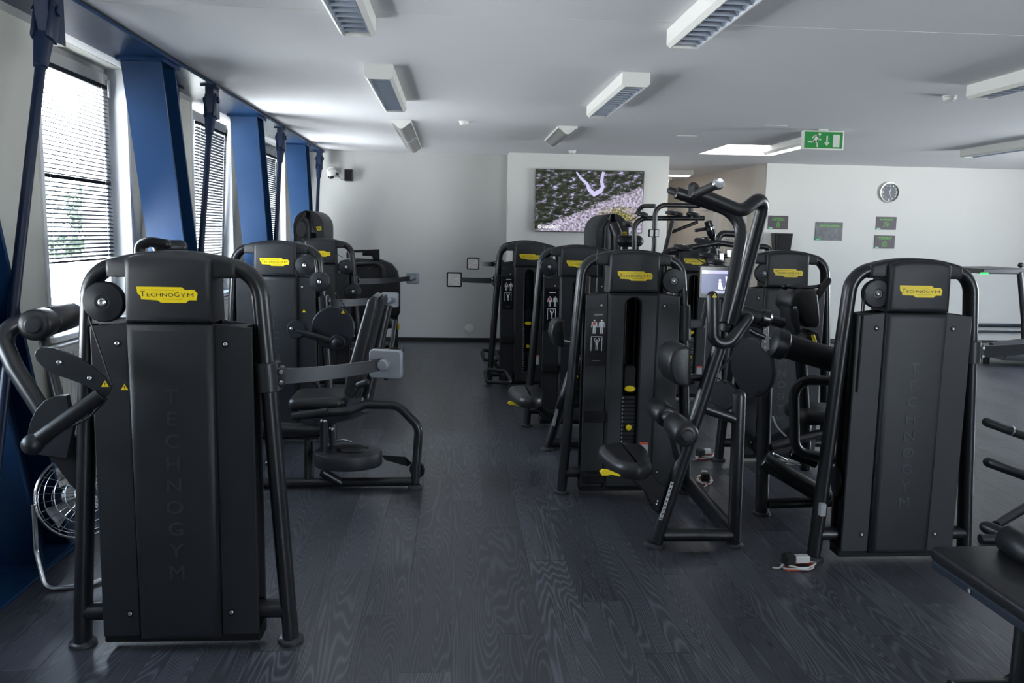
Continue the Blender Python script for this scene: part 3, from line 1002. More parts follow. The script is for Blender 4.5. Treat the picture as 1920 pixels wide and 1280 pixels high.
def tvp(zx, zy):
    return ((zx - 797) / 1290 * 1.504, (612 - zy) / 740 * 0.842)


tr = ribbon([tvp(*p) for p in ((630, 262), (690, 340), (760, 400), (790, 470), (850, 525), (930, 480), (955, 430), (935, 370), (945, 300), (960, 256))], (0.022, 0.035, 0.042, 0.055, 0.075, 0.060, 0.050, 0.045, 0.040, 0.045), -0.0572, -0.0565)
put(tr.mesh('track_picture', 'tv_track'), 'track_picture', tv)
tx_ = MB()
add_text(tx_, 'GAETANPIOLOT', 0.06, tvp(345, 930)[0], -0.0574, tvp(345, 930)[1], width=0.25, height=0.042)
q = tvp(205, 930)
tx_.add([(q[0] + r_ * math.cos(2 * PI * k / 20), -0.0574, q[1] + r_ * math.sin(2 * PI * k / 20)) for r_ in (0.026, 0.020) for k in range(20)], [(k, (k + 1) % 20, 20 + (k + 1) % 20, 20 + k) for k in range(20)])
tx_.add([(q[0] + r_ * math.cos(2 * PI * k / 16), -0.0574, q[1] + r_ * math.sin(2 * PI * k / 16)) for r_ in (0.013, 0.008) for k in range(16)], [(k, (k + 1) % 16, 16 + (k + 1) % 16, 16 + k) for k in range(16)])
put(tx_.mesh('caption', 'tv_text'), 'caption', tv)
cb = MB().tube([(0.02, -0.01, -0.43), (0.03, -0.012, -0.6), (0.05, -0.012, -1.2)], 0.005, fillet=0.1, seg=8)
put(cb.mesh('cable', 'white_plastic'), 'cable', tv)

t = thing('dome_camera', 'white dome camera on the far wall beside the last column', 'camera', (-1.732, YF, 2.36))
put(MB().cyl((0, 0, 0.03), (0, -0.03, 0.03), 0.07, ch=0.006).mesh('wall_plate', 'white_plastic'), 'wall_plate', t)
put(MB().lathe([(0.058, 0.055), (0.062, 0.04), (0.060, 0.0), (0.045, -0.03)], (0, -0.075, 0), (0, 0, 1)).mesh('housing', 'white_plastic'), 'housing', t)
put(MB().lathe([(0.044, -0.03), (0.040, -0.05), (0.022, -0.066), (0.0, -0.07)], (0, -0.075, 0), (0, 0, 1)).mesh('lens_dome', 'gloss_black'), 'lens_dome', t)
put(MB().box(-0.03, 0.03, -0.075, -0.02, -0.01, 0.04, 0.006).mesh('bracket', 'white_plastic'), 'bracket', t)
t = thing('wall_speaker', 'small black box speaker on the far wall with a curled cable', 'speaker', (-1.487, YF, 2.348))
put(MB().prism(rrect(0, 0, 0.115, 0.165, 0.012), 'y', -0.12, -0.03, 0.008).mesh('cabinet', 'black_trim'), 'cabinet', t)
put(MB().prism(rrect(0, 0, 0.095, 0.145, 0.008), 'y', -0.124, -0.12, 0.002).mesh('grille', 'gloss_black'), 'grille', t)
put(MB().cyl((0, -0.03, 0), (0, 0, 0), 0.02).mesh('bracket', 'black_trim'), 'bracket', t)
put(MB().tube([(-0.05, -0.04, -0.06), (-0.10, -0.03, -0.065), (-0.14, -0.02, -0.02), (-0.165, -0.012, 0.015)], 0.004, fillet=0.05, seg=8).mesh('cable', 'black_trim'), 'cable', t)
put(MB().cyl((-0.165, -0.02, 0.015), (-0.165, 0, 0.015), 0.016, ch=0.003).mesh('socket', 'black_trim'), 'socket', t)
o = MB().lathe([(0.072, 0.0), (0.072, -0.005), (0.066, -0.008), (0.0, -0.009)], (0.228, YF, 0.193), (0, 1, 0), 28).build('blank_cover', 'wall_white')
tag(o, 'round flush cover plate low on the far wall', 'cover plate')

ck = thing('wall_clock', 'round wall clock with dark dial and white numerals', 'clock', (6.57, 12.4, 2.30))
put(MB().lathe([(0.10, 0), (0.152, 0), (0.155, -0.03), (0.150, -0.042), (0.138, -0.040), (0.134, -0.020)], (0, 0, 0), (0, 1, 0), 40, cap=False).mesh('rim', 'clock_rim'), 'rim', ck)
put(MB().lathe([(0.0, -0.012), (0.138, -0.012), (0.138, -0.026), (0.0, -0.026)], (0, 0, 0), (0, 1, 0), 40).mesh('dial', 'clock_face'), 'dial', ck)
nm = MB()
for k in range(1, 13):
    a = PI / 2 - k * PI / 6
    big = k % 3 == 0
    add_text(nm, str(k), 0.05 if big else 0.028, 0.108 * math.cos(a), -0.0275, 0.108 * math.sin(a), height=0.045 if big else 0.024, width=(0.036 if k == 12 else 0.030) if big else 0.018)
put(nm.mesh('numerals', 'white_print'), 'numerals', ck)
hd = MB(); stroke(hd, [(-0.004, -0.012), (0.017, 0.062)], 0.011, -0.031, -0.029)
put(hd.mesh('hour_hand', 'white_print'), 'hour_hand', ck)
hd = MB(); stroke(hd, [(-0.012, 0.02), (0.035, -0.098)], 0.008, -0.034, -0.032)
put(hd.mesh('minute_hand', 'white_print'), 'minute_hand', ck)
hd = MB(); stroke(hd, [(0.014, -0.014), (-0.06, 0.055)], 0.003, -0.037, -0.035)
put(hd.mesh('second_hand', 'label_grey'), 'second_hand', ck)


def poster(x0, x1, z0, z1, label, bars, icon, photo=False):
    t = thing('poster', label, 'poster', ((x0 + x1) / 2, 12.4, (z0 + z1) / 2), 'dark posters with green print')
    w, h = x1 - x0, z1 - z0
    put(MB().box(-w / 2, w / 2, -0.012, 0, -h / 2, h / 2, 0.002).mesh('board', 'poster_photo' if photo else 'poster_dark'), 'board', t)
    pr = MB()
    for (cx, cz, bw, bh) in bars:
        random.seed(int(cx * 1000 + cz * 7777))
        x = -bw / 2
        while x < bw / 2 - 0.004:
            lw = random.choice((0.007, 0.009, 0.010))
            pr.box(cx * w + x, cx * w + x + lw, -0.0132, -0.012, cz * h - bh / 2, cz * h + bh / 2)
            x += lw + 0.0025 + (0.006 if random.random() < 0.15 else 0)
    put(pr.mesh('green_print', 'poster_green'), 'green_print', t)
    ic = MB()
    for st, wd in icon:
        stroke(ic, st, wd, -0.0132, -0.012)
    if icon:
        put(ic.mesh('green_icon', 'poster_green'), 'green_icon', t)
    put(MB().prism([(-w / 2, -h / 2), (-w / 2 + 0.13 * w * 2.2, -h / 2), (-w / 2, -h / 2 + 0.22 * h)], 'y', -0.0131, -0.012).mesh('green_corner', 'poster_teal'), 'green_corner', t)
    lg = MB()
    add_text(lg, 'MOVE', 0.03, -w / 2 + 0.045, -0.0135, -h / 2 + 0.018, width=0.05, height=0.014) if False else lg.box(-w / 2 + 0.02, -w / 2 + 0.07, -0.0135, -0.013, -h / 2 + 0.012, -h / 2 + 0.022)
    put(lg.mesh('logo_mark', 'white_print'), 'logo_mark', t)


poster(4.72, 5.03, 1.715, 1.918, 'dark poster with a green bottle icon above the dispenser', [(0.0, 0.32, 0.15, 0.016), (0.0, 0.19, 0.20, 0.018)],
       [([(-0.012, 0.0), (-0.02, -0.03), (-0.012, -0.07), (0.014, -0.07), (0.018, -0.03), (0.008, 0.0), (-0.012, 0.0)], 0.009), ([(-0.006, -0.035), (0.012, -0.035)], 0.009), ([(0.0, 0.008), (0.03, 0.016)], 0.007)])
poster(5.46, 5.885, 1.562, 1.836, 'largest poster, a grey photo with green heading, between clock and dispenser', [(-0.16, 0.31, 0.16, 0.024), (0.22, 0.31, 0.12, 0.024)], [], True)
poster(6.405, 6.722, 1.739, 1.934, 'upper of two dark posters below the clock, green dumbbell icon', [(0.0, 0.28, 0.20, 0.022)],
       [([(-0.045, -0.055), (-0.02, -0.03), (0.01, -0.02), (0.03, -0.005)], 0.010), (([(-0.03, -0.005), (-0.005, 0.015), (0.025, 0.005), (0.05, -0.02), (0.035, -0.035), (0.01, -0.045)]), 0.009)])
poster(6.40, 6.72, 1.455, 1.652, 'lower of two dark posters below the clock, green towel icon', [(0.0, 0.33, 0.22, 0.014), (0.0, 0.23, 0.18, 0.014)],
       [([(-0.03, -0.01), (-0.03, -0.065), (0.03, -0.065), (0.03, -0.01), (-0.03, -0.01)], 0.009), ([(-0.02, -0.03), (0.02, -0.03)], 0.006), ([(-0.02, -0.047), (0.02, -0.047)], 0.006), ([(0, -0.01), (0, 0.012)], 0.014)])
t = thing('towel_dispenser', 'glossy black paper towel dispenser on the wall below a poster', 'dispenser', (4.92, 12.4, 1.395))
put(MB().prism([(-0.12, 0.0), (0.12, 0.0), (0.145, 0.26), (-0.145, 0.26)], 'y', -0.15, 0, 0.012).mesh('body', 'towel_black'), 'body', t)
put(MB().prism([(-0.075, 0.02), (0.10, 0.02), (0.115, 0.235), (-0.08, 0.235)], 'y', -0.156, -0.15, 0.003).mesh('smoked_window', 'gloss_black'), 'smoked_window', t)
put(MB().box(-0.07, 0.07, -0.12, -0.03, -0.02, 0.0, 0.004).mesh('paper_slot', 'black_trim'), 'paper_slot', t)

# ------------------------------------------------------------------ the weight tower every machine shares
TM = {}


def logo_outline():
    z = [(770, 423), (1030, 424), (1048, 440), (1100, 438), (1119, 460), (1112, 500), (1068, 500), (1050, 516), (908, 516), (888, 502), (795, 498), (793, 478), (775, 462)]
    return [((x - 945) / 350 * 0.211, (470 - y) / 350 * 0.211) for x, y in z]


def make_tower_meshes():
    hoop = [(-0.392, 0, 0.004), (-0.322, 0, 1.10), (-0.296, 0, 1.442), (0, 0, 1.462), (0.296, 0, 1.442), (0.322, 0, 1.10), (0.392, 0, 0.004)]
    TM['hoop'] = MB().tube(hoop, 0.031, 0.043, side=(0, 1, 0), fillet=0.115, nf=8, seg=18).mesh('frame_hoop', 'tube')
    TM['foot'] = MB().lathe([(0.046, 0.0), (0.050, 0.003), (0.049, 0.014), (0.040, 0.022), (0.030, 0.024)], (0, 0, 0), (0, 0, 1), 22).mesh('foot', 'foot')
    TM['crossbar'] = MB().tube([(-0.375, 0, 0.135), (0.375, 0, 0.135)], 0.034, 0.04, side=(0, 1, 0)).mesh('crossbar', 'tube')
    TM['base'] = MB().box(-0.29, 0.29, -0.05, 0.05, 0.028, 0.075, 0.006).mesh('base_beam', 'shroud_dark')
    TM['core'] = MB().box(-0.262, -0.075, -0.056, 0.056, 0.075, 1.235).box(0.075, 0.262, -0.056, 0.056, 0.075, 1.235).box(-0.075, 0.075, 0.03, 0.056, 0.075, 1.235).mesh('core', 'shroud_dark')
    # cap
    n = 16
    arch = []
    for k in range(n + 1):
        x = 0.228 - 0.456 * k / n
        arch.append((x, 1.505 - 0.036 * (x / 0.228) ** 2))
    cap = MB().prism([(-0.228, 1.408)] + [(0.228, 1.408)] + arch, 'y', -0.052, 0.052, 0.014, 2)
    face = [(-0.153, 1.2505), (0.153, 1.2505), (0.150, 1.43)]
    for k in range(n + 1):
        x = 0.150 - 0.300 * k / n
        face.append((x, 1.496 - 0.012 * (x / 0.150) ** 2 - 0.012 * (abs(x) / 0.15) ** 8))
    face.append((-0.150, 1.43))
    cap.prism(face, 'y', -0.092, 0.092, 0.022, 3)
    TM['cap'] = cap.mesh('cap', 'shroud', 50)
    # rear shroud (y +)
    sp_ = [(0.150, 0.062), (0.286, 0.062), (0.284, 1.232), (0.150, 1.247)]
    TM['side_r'] = MB().prism(sp_, 'y', 0.048, 0.066, 0.004).mesh('side_panel', 'shroud')
    TM['side_l'] = MB().prism([(-x, z) for x, z in reversed(sp_)], 'y', 0.048, 0.066, 0.004).mesh('side_panel', 'shroud')
    TM['center_b'] = MB().prism([(-0.148, 0.055), (0.148, 0.055), (0.154, 1.2485), (-0.154, 1.2485)], 'y', 0.03, 0.092, 0.030, 4).mesh('center_panel', 'shroud', 50)
    TM['emboss'] = []
    for k, ch in enumerate('TECHNOGYM'):
        em = MB()
        add_text(em, ch, 0.08, 0.0, 0.0, 0.985 - k * 0.0828, extrude=0.0006, height=0.050)
        em.v = [Vector((-v.x, 0.0925 - v.y, v.z)) for v in em.v]
        TM['emboss'].append(em.mesh('raised_letter', 'raised_letter', 20))
    # front shroud with slot (y -)
    outer = [(-0.148, 0.055), (0.148, 0.055), (0.154, 1.2485), (-0.154, 1.2485)]
    slot = [(0.048, 0.17)] + [(0.048 * math.cos(a), 1.172 + 0.048 * math.sin(a)) for a in [PI * k / 12 for k in range(13)]] + [(-0.048, 0.17)]
    o2 = inset(outer, 0.016)
    s2 = inset(slot, -0.008)
    fc = MB()
    vv = [(x, -0.090, z) for x, z in o2] + [(x, -0.090, z) for x, z in s2]
    tris = tessellate_polygon([[Vector((x, z, 0)) for x, z in o2], [Vector((x, z, 0)) for x, z in s2]])
    fc.add(vv, [tuple(t_) for t_ in tris])
    for la, ya, lb, yb in ((o2, -0.090, outer, -0.076), (outer, -0.076, outer, -0.03), (s2, -0.090, slot, -0.082), (slot, -0.082, slot, -0.025)):
        k_ = len(la)
        fc.add([(x, ya, z) for x, z in la] + [(x, yb, z) for x, z in lb], [(i, (i + 1) % k_, k_ + (i + 1) % k_, k_ + i) for i in range(k_)])
    TM['center_f'] = fc.mesh('slotted_panel', 'shroud', 35)
    TM['side_rf'] = MB().prism(sp_, 'y', -0.066, -0.048, 0.004).mesh('side_panel', 'shroud')
    TM['side_lf'] = MB().prism([(-x, z) for x, z in reversed(sp_)], 'y', -0.066, -0.048, 0.004).mesh('side_panel', 'shroud')
    TM['plate'] = MB().box(-0.066, 0.066, -0.045, 0.025, 0.0, 0.0235, 0.002).mesh('weight_plate', 'gloss_black')
    TM['plabel'] = MB().box(-0.044, -0.034, -0.0462, -0.045, 0.006, 0.018).mesh('weight_number', 'label_grey')
    TM['carriage'] = MB().prism(rrect(0, 0.725, 0.075, 0.17, 0.02), 'y', -0.05, 0.0, 0.006).mesh('carriage', 'shroud_dark')
    TM['guide'] = MB().cyl((-0.03, 0, 0.1), (-0.03, 0, 1.22), 0.008).cyl((0.03, 0, 0.1), (0.03, 0, 1.22), 0.008).mesh('guide_rods', 'gloss_black')
    TM['oval'] = MB().prism(circ(0, 0.668, 0.034, 24, 0.018), 'y', -0.068, -0.045, 0.004).mesh('selector_grip', 'yellow')
    TM['pin'] = MB().lathe([(0.0, -0.075), (0.016, -0.073), (0.019, -0.066), (0.012, -0.05), (0.008, -0.03)], (0, 0, 0.43), (0, 1, 0), 20).mesh('weight_pin', 'yellow')
    TM['logo'] = MB().prism(logo_outline(), 'y', -0.0020, 0.0).mesh('logo_plate', 'yellow')
    lt = MB()
    add_text(lt, 'T', 0.03, -0.084, -0.0022, 0.0035, height=0.0185, width=0.016)
    add_text(lt, 'ECHNO', 0.03, -0.024, -0.0022, 0.000, height=0.0125, width=0.092)
    add_text(lt, 'G', 0.03, 0.033, -0.0022, 0.002, height=0.0165, width=0.017)
    add_text(lt, 'Y', 0.03, 0.0545, -0.0022, -0.001, height=0.0145, width=0.016)
    add_text(lt, 'M', 0.03, 0.080, -0.0022, 0.000, height=0.0130, width=0.022)
    lt.box(-0.094, 0.026, -0.0022, -0.002, 0.0165, 0.0180)
    lt.box(-0.018, 0.052, -0.0022, -0.002, -0.0155, -0.0140)
    TM['logo_text'] = lt.mesh('logo_lettering', 'ink', 20)
    b = MB().lathe([(0.0135, 0.0), (0.0135, -0.0015), (0.009, -0.002)], (0, 0, 0), (0, 1, 0), 16)
    TM['bolt_ring'] = b.mesh('bolt_recess', 'shroud_dark')
    TM['bolt'] = MB().lathe([(0.0075, 0.0), (0.0075, -0.003), (0.005, -0.0045), (0.0025, -0.0035), (0.0, -0.0035)], (0, 0, 0), (0, 1, 0), 12).mesh('bolt', 'screw')
    # placard with pictograms
    TM['placard'] = MB().box(-0.0615, 0.0615, -0.0685, -0.066, 0.81, 1.15, 0.001).mesh('placard', 'gloss_black')
    TM['tray'] = MB().prism([(-0.066, -0.105), (0.060, -0.105), (0.066, -0.066), (-0.066, -0.066)], 'z', 0.47, 0.53, 0.004).mesh('bottle_tray', 'shroud_dark')
    TM['cup'] = MB().prism([(-0.05, -0.14), (0.06, -0.14), (0.066, -0.066), (-0.06, -0.066)], 'z', 0.10, 0.16, 0.008).mesh('foot_tray', 'shroud_dark')
    # pulley
    TM['pulley'] = MB().lathe([(0.030, 0.018), (0.070, 0.018), (0.0735, 0.008), (0.0735, -0.010), (0.068, -0.018), (0.026, -0.026), (0.022, -0.022), (0.0, -0.022)], (0, 0, 0), (0, 1, 0), 40).mesh('pulley', 'disc', 40)
    TM['pscrew'] = MB().lathe([(0.014, -0.021), (0.014, -0.026), (0.009, -0.029), (0.004, -0.026), (0, -0.026)], (0, 0, 0), (0, 1, 0), 16).mesh('screw', 'screw')
    TM['tri'] = MB().prism([(-0.013, -0.009), (0.013, -0.009), (0, 0.013)], 'y', -0.0012, 0.0).mesh('warning_sticker', 'yellow')
    TM['tri_i'] = MB().box(-0.0015, 0.0015, -0.0016, -0.0012, -0.002, 0.006).box(-0.0015, 0.0015, -0.0016, -0.0012, -0.006, -0.004).mesh('warning_mark', 'ink')


make_tower_meshes()


def figure(mb_, cx, z, h, pose=0):
    """small standing figure print, h tall"""
    k = h / 0.1
    y0, y1 = -0.0692, -0.0685
    mb_.prism(circ(cx, z + 0.093 * k, 0.007 * k, 12), 'y', y0, y1)
    mb_.prism([(cx - 0.014 * k, z + 0.083 * k), (cx + 0.014 * k, z + 0.083 * k), (cx + 0.010 * k, z + 0.045 * k), (cx - 0.010 * k, z + 0.045 * k)], 'y', y0, y1)
    for s_ in (-1, 1):
        stroke(mb_, [(cx + s_ * 0.005 * k, z + 0.045 * k), (cx + s_ * 0.007 * k, z + 0.0)], 0.008 * k, y0, y1)
        if pose:
            stroke(mb_, [(cx + s_ * 0.015 * k, z + 0.08 * k), (cx + s_ * 0.024 * k, z + 0.095 * k), (cx + s_ * 0.018 * k, z + 0.115 * k)], 0.007 * k, y0, y1)
        else:
            stroke(mb_, [(cx + s_ * 0.016 * k, z + 0.08 * k), (cx + s_ * 0.020 * k, z + 0.045 * k)], 0.006 * k, y0, y1)


def add_pulley(root, loc, r=0.0735, name='pulley'):
    o = put(TM['pulley'], name, root, loc)
    k = r / 0.0735
    o.scale = (k, 1, k)
    s_ = put(TM['pscrew'], 'screw', o)
    return o


def sticker(root, loc):
    o = put(TM['tri'], 'warning_sticker', root, loc)
    put(TM['tri_i'], 'warning_mark', o)


def tower(name, label, cx, face_y, flip, group='strength machines in rows', placard=None, stack=True):
    """weight tower; face_y is the depth of the side towards the viewer; flip: lettered back towards the viewer"""
    cy = face_y + 0.09
    root = thing(name, label, 'gym machine', (cx, cy, 0), group)
    a = PI if flip else 0.0
    put(TM['hoop'], 'frame_hoop', root)
    for s_ in (-1, 1):
        put(TM['foot'], 'foot', root, (s_ * 0.391, 0, 0))
    put(TM['crossbar'], 'crossbar', root)
    put(TM['base'], 'base_beam', root)
    put(TM['core'], 'core', root, rz=a)
    cp = put(TM['cap'], 'cap', root)
    for k in (0, PI):
        lp = put(TM['logo'], 'logo_plate', root, (0.0 + (0.0 if k == 0 else 0.0), -0.0918 if k == 0 else 0.0918, 1.35), k)
        put(TM['logo_text'], 'logo_lettering', lp)
    for key in ('side_r', 'side_l'):
        put(TM[key], 'side_panel', root, rz=a)
        put(TM[key + 'f'], 'side_panel', root, rz=a)
    cb_ = put(TM['center_b'], 'center_panel', root, rz=a)
    for em_ in TM['emboss']:
        put(em_, 'raised_letter', cb_)
    put(TM['center_f'], 'slotted_panel', root, rz=a)
    for (x, z) in ((-0.19, 1.172), (0.19, 1.172), (-0.186, 0.152), (0.186, 0.152)):
        o = put(TM['bolt_ring'], 'bolt_recess', root, (x, -0.066, z))
        put(TM['bolt'], 'bolt', o, (0, -0.0005, 0))
    if not flip:
        put(TM['guide'], 'guide_rods', root)
        put(TM['carriage'], 'carriage', root)
        put(TM['oval'], 'selector_grip', root)
        put(TM['pin'], 'weight_pin', root)
        for k in range(18):
            o = put(TM['plate'], 'weight_plate', root, (0, 0, 0.18 + k * 0.0246))
            put(TM['plabel'], 'weight_number', o)
        pl = put(TM['placard'], 'placard', root, (-0.2165, 0, 0))
        pm = MB()
        if placard == '-' or not placard:
            pm.box(-0.018, 0.034, -0.0691, -0.0685, 1.113, 1.121)
        else:
            add_text(pm, placard, 0.02, 0.008, -0.0691, 1.117, width=0.052, height=0.0095)
        figure(pm, -0.014, 1.005, 0.082)
        figure(pm, 0.030, 1.005, 0.082)
        figure(pm, 0.004, 0.905, 0.062, 1)
        for (p0, p1) in (((-0.030, 0.90), (-0.030, 0.985)), ((-0.030, 0.985), (0.035, 0.985)), ((0.035, 0.90), (0.035, 0.985))):
            stroke(pm, [p0, p1], 0.004, -0.0692, -0.0685)
        add_text(pm, 'technogym.com', 0.012, 0.004, -0.0691, 0.840, width=0.046, height=0.006)
        put(pm.mesh('pictogram', 'white_print'), 'pictogram', pl)
        pr_ = MB()
        pr_.box(-0.022, -0.006, -0.0695, -0.0692, 1.055, 1.072)
        put(pr_.mesh('muscle_mark', 'red_print'), 'muscle_mark', pl)
        put(TM['tray'], 'bottle_tray', root, (-0.2165, 0, 0))
        put(TM['cup'], 'foot_tray', root, (-0.2165, 0, 0))
        wl_ = put(MB().box(0.067, 0.118, -0.0915, -0.0900, 0.245, 0.345).mesh('warning_label', 'label_grey'), 'warning_label', root)
        put(MB().box(0.067, 0.118, -0.0920, -0.0915, 0.330, 0.345).mesh('label_band', 'orange'), 'label_band', wl_)
    return root


def console(root, side, z, reach, ydir=1, tilt=0.0, screen_to=1, size=(0.135, 0.115)):
    """display arm clamped to a hoop post; side -1/+1, reach sideways, ydir sign of the depth offset, screen_to +1 faces away from the viewer"""
    xp = side * (0.392 - 0.070 * z / 1.10)
    cl = MB().lathe([(0.040, -0.055), (0.047, -0.052), (0.048, 0.05), (0.042, 0.055)], (xp, 0, z), (-side * 0.0637, 0, 1), 22)
    cl.v = [Vector((v.x, v.y * 1.18, v.z)) for v in cl.v]
    cl.prism(rrect(xp + side * 0.046, z, 0.03, 0.075, 0.012), 'y', -0.025, 0.025, 0.005)
    clo = put(cl.mesh('post_clamp', 'arm_grey'), 'post_clamp', root)
    for dz in (-0.02, 0.02):
        put(MB().cyl((xp + side * 0.052, -0.026, z + dz), (xp + side * 0.052, -0.032, z + dz), 0.008, ch=0.002).mesh('clamp_screw', 'screw'), 'clamp_screw', clo)
    x0, x1 = xp + side * 0.05, xp + side * reach
    pts = []
    for k in range(11):
        f_ = k / 10
        pts.append((x0 + (x1 - x0) * f_, ydir * (0.10 * f_ + 0.06 * f_ * f_), z + tilt * f_ * f_))
    rings = []
    for i, p in enumerate(pts):
        hh = 0.029 - 0.006 * i / 10
        rings.append([(p[0], p[1] - 0.007, p[2] - hh), (p[0], p[1] + 0.007, p[2] - hh), (p[0], p[1] + 0.007, p[2] + hh), (p[0], p[1] - 0.007, p[2] + hh)])
    put(MB().ring(rings).mesh('console_arm', 'arm_grey', 30), 'console_arm', root)
    w, h = size
    d = put(MB().prism(rrect(0, 0, w, h, 0.016), 'y', -0.014, 0.014, 0.005).mesh('console', 'console_grey' if screen_to > 0 else 'gloss_black'), 'console', root,
            (x1 + side * 0.02, pts[-1][1] + 0.022 * (1 if ydir > 0 else -1), z + tilt), rot=(0, 0, -0.25 * side if screen_to > 0 else 0.15 * side))
    if screen_to > 0:
        put(MB().lathe([(0.0, -0.052), (0.018, -0.050), (0.024, -0.042), (0.024, -0.014)], (0, 0, 0), (0, 1, 0), 22).mesh('pivot_knob', 'console_grey'), 'pivot_knob', d)
        put(MB().prism(rrect(0, 0, w - 0.02, h - 0.02, 0.006), 'y', 0.014, 0.0155).mesh('screen', 'gloss_black'), 'screen', d)
    else:
        put(MB().prism(rrect(0, 0, w - 0.03, h - 0.03, 0.003), 'y', -0.0155, -0.014).mesh('screen', 'screen_photo'), 'screen', d)
    return d


def poly_at(px, Y):
    return [(p.x, p.z) for p in (P(a, b, Y) for a, b in px)]


def tube_at(root, name, px, r, m='tube', fillet=0.06, seg=14, ball=False, r2=None, side=None):
    """px: (pixel x, pixel y, depth)"""
    return MB().tube([P(a, b, Y) for a, b, Y in px], r, r2, side, fillet=fillet, seg=seg, ball=ball).build(name, m, root)


def plate_at(root, name, px, Y, th, m='disc', ch=0.002):
    return MB().prism(poly_at(px, Y), 'y', Y - th / 2, Y + th / 2, ch).build(name, m, root)


def bolt_at(root, px, py, Y, r=0.008):
    p = P(px, py, Y)
    return MB().lathe([(r, 0.004), (r, -0.002), (r * 0.6, -0.004), (0, -0.003)], p, (0, 1, 0), 12).build('bolt', 'screw', root)


def cable_at(root, a, b, r=0.0028):
    return MB().tube([P(*a), P(*b)], r, seg=6).build('cable', 'rubber', root)


def pad_box(root, name, c, size, rot, r, m='leather'):
    """upholstered block centred at c"""
    w, d, h = size
    M = Matrix.Translation(c) @ Matrix.Rotation(rot[2], 4, 'Z') @ Matrix.Rotation(rot[1], 4, 'Y') @ Matrix.Rotation(rot[0], 4, 'X')
    return MB().prism(rrect(0, 0, w, d, min(r * 1.6, w / 2 - 0.001, d / 2 - 0.001)), 'z', -h / 2, h / 2, r, 3, M=M).build(name, m, root, 60)


def saddle(root, c, L, W, H, ang, tilt=0.0):
    """bicycle-like seat: narrow nose at -x, broad tail at +x, turned by ang"""
    half = []
    n = 14
    for k in range(n + 1):
        f_ = k / n
        half.append((-L / 2 + L * f_, W / 2 * (0.52 + 0.48 * (f_ ** 1.1)) * math.sqrt(max(0.0, 1 - (abs(2 * f_ - 1)) ** 5)) + 0.004))
    out = [(x, -y) for x, y in half] + [(x, y) for x, y in reversed(half)]
    M = Matrix.Translation(c) @ Matrix.Rotation(ang, 4, 'Z') @ Matrix.Rotation(tilt, 4, 'Y')
    mb_ = MB()
    lv = [(-H / 2, 0.020), (-H / 2 + 0.010, 0.004), (0, 0.0), (H / 2 - 0.02, 0.006), (H / 2 - 0.006, 0.020), (H / 2, 0.042)]
    rings = [[M @ Vector((x, y, h - 0.018 * math.cos(PI * x / L) * (1 if h > 0 else 0))) for x, y in inset(out, i)] for h, i in lv]
    mb_.ring(rings)
    return mb_.build('seat', 'leather', root, 60)


def roller(root, c0, c1, r):
    """padded roller with end cap at c0 (towards the viewer)"""
    c0, c1 = Vector(c0), Vector(c1)
    ax = (c1 - c0)
    L = ax.length
    o = MB().lathe([(r * 0.55, 0.0), (r * 0.86, 0.004), (r, r * 0.28), (r * 1.02, L / 2), (r, L - r * 0.28), (r * 0.86, L - 0.004), (r * 0.5, L)], c0, ax, 28).build('roller_pad', 'leather', root, 60)
    MB().lathe([(0.0, -0.010), (r * 0.42, -0.009), (r * 0.55, -0.002), (r * 0.55, 0.012)], c0, ax, 24).build('end_cap', 'disc', o)
    return o


# ================================================================== left row
# --- nearest left machine
m1 = tower('leg_machine', 'nearest left machine, lettered back panel and yellow plate, beside the blue column', -1.012, 3.02, True)
add_pulley(m1, (-0.235, -0.045, 1.319))
MB().box(-0.325, -0.15, -0.03, 0.0, 1.235, 1.262, 0.004).build('pulley_bracket', 'steel', m1, rel=False)
cable_at(m1, (166, 592, 3.02), (211, 724, 2.94))
sticker(m1, tuple(P(234, 726, 3.04) - ROOTS[m1.name] + Vector((0, -0.002, 0))))
fin = plate_at(m1, 'cam_arm', [(66, 664), (70, 655), (80, 650), (100, 651), (125, 660), (150, 671), (175, 688), (198, 708), (209, 724), (206, 738), (198, 744), (180, 734), (160, 721), (130, 710), (100, 700), (80, 686), (69, 674)], 2.93, 0.014)
bolt_at(fin, 111, 679, 2.922)
bolt_at(fin, 168, 709, 2.922)
p = P(197, 720, 2.921) - ROOTS[m1.name]
sticker(m1, tuple(p))
tube_at(m1, 'lever', [(190, 740, 2.93), (75, 822, 2.90)], 0.0265)
MB().sphere(P(61, 833, 2.89), 0.037).build('lever_knob', 'disc', m1)
MB().tube([P(200, 748, 2.95), P(165, 785, 2.95), P(110, 810, 2.95), P(70, 848, 2.95)], 0.004, fillet=0.1, seg=6).build('cable', 'rubber', m1)
plate_at(m1, 'cam_disc', [(128, 740), (105, 741), (86, 750), (70, 768), (60, 790), (55, 812), (58, 835), (72, 850), (128, 858), (140, 800)], 3.10, 0.03)
plate_at(m1, 'lower_bracket', [(78, 838), (135, 812), (160, 830), (158, 930), (132, 905), (105, 868)], 3.12, 0.02, 'shroud_dark')
tube_at(m1, 'leg_lever', [(78, 598, 3.42), (28, 606, 3.38), (2, 632, 3.34), (28, 690, 3.30), (98, 800, 3.24)], 0.034, fillet=0.09)
tube_at(m1, 'leg_lever_brace', [(74, 602, 3.46), (110, 745, 3.30)], 0.020)
roller(m1, P(62, 610, 3.36), P(84, 604, 3.52), 0.062)
roller(m1, P(86, 603, 3.53), P(132, 590, 3.86), 0.060)
console(m1, 1, 1.045, 0.40, 1, 0.02)

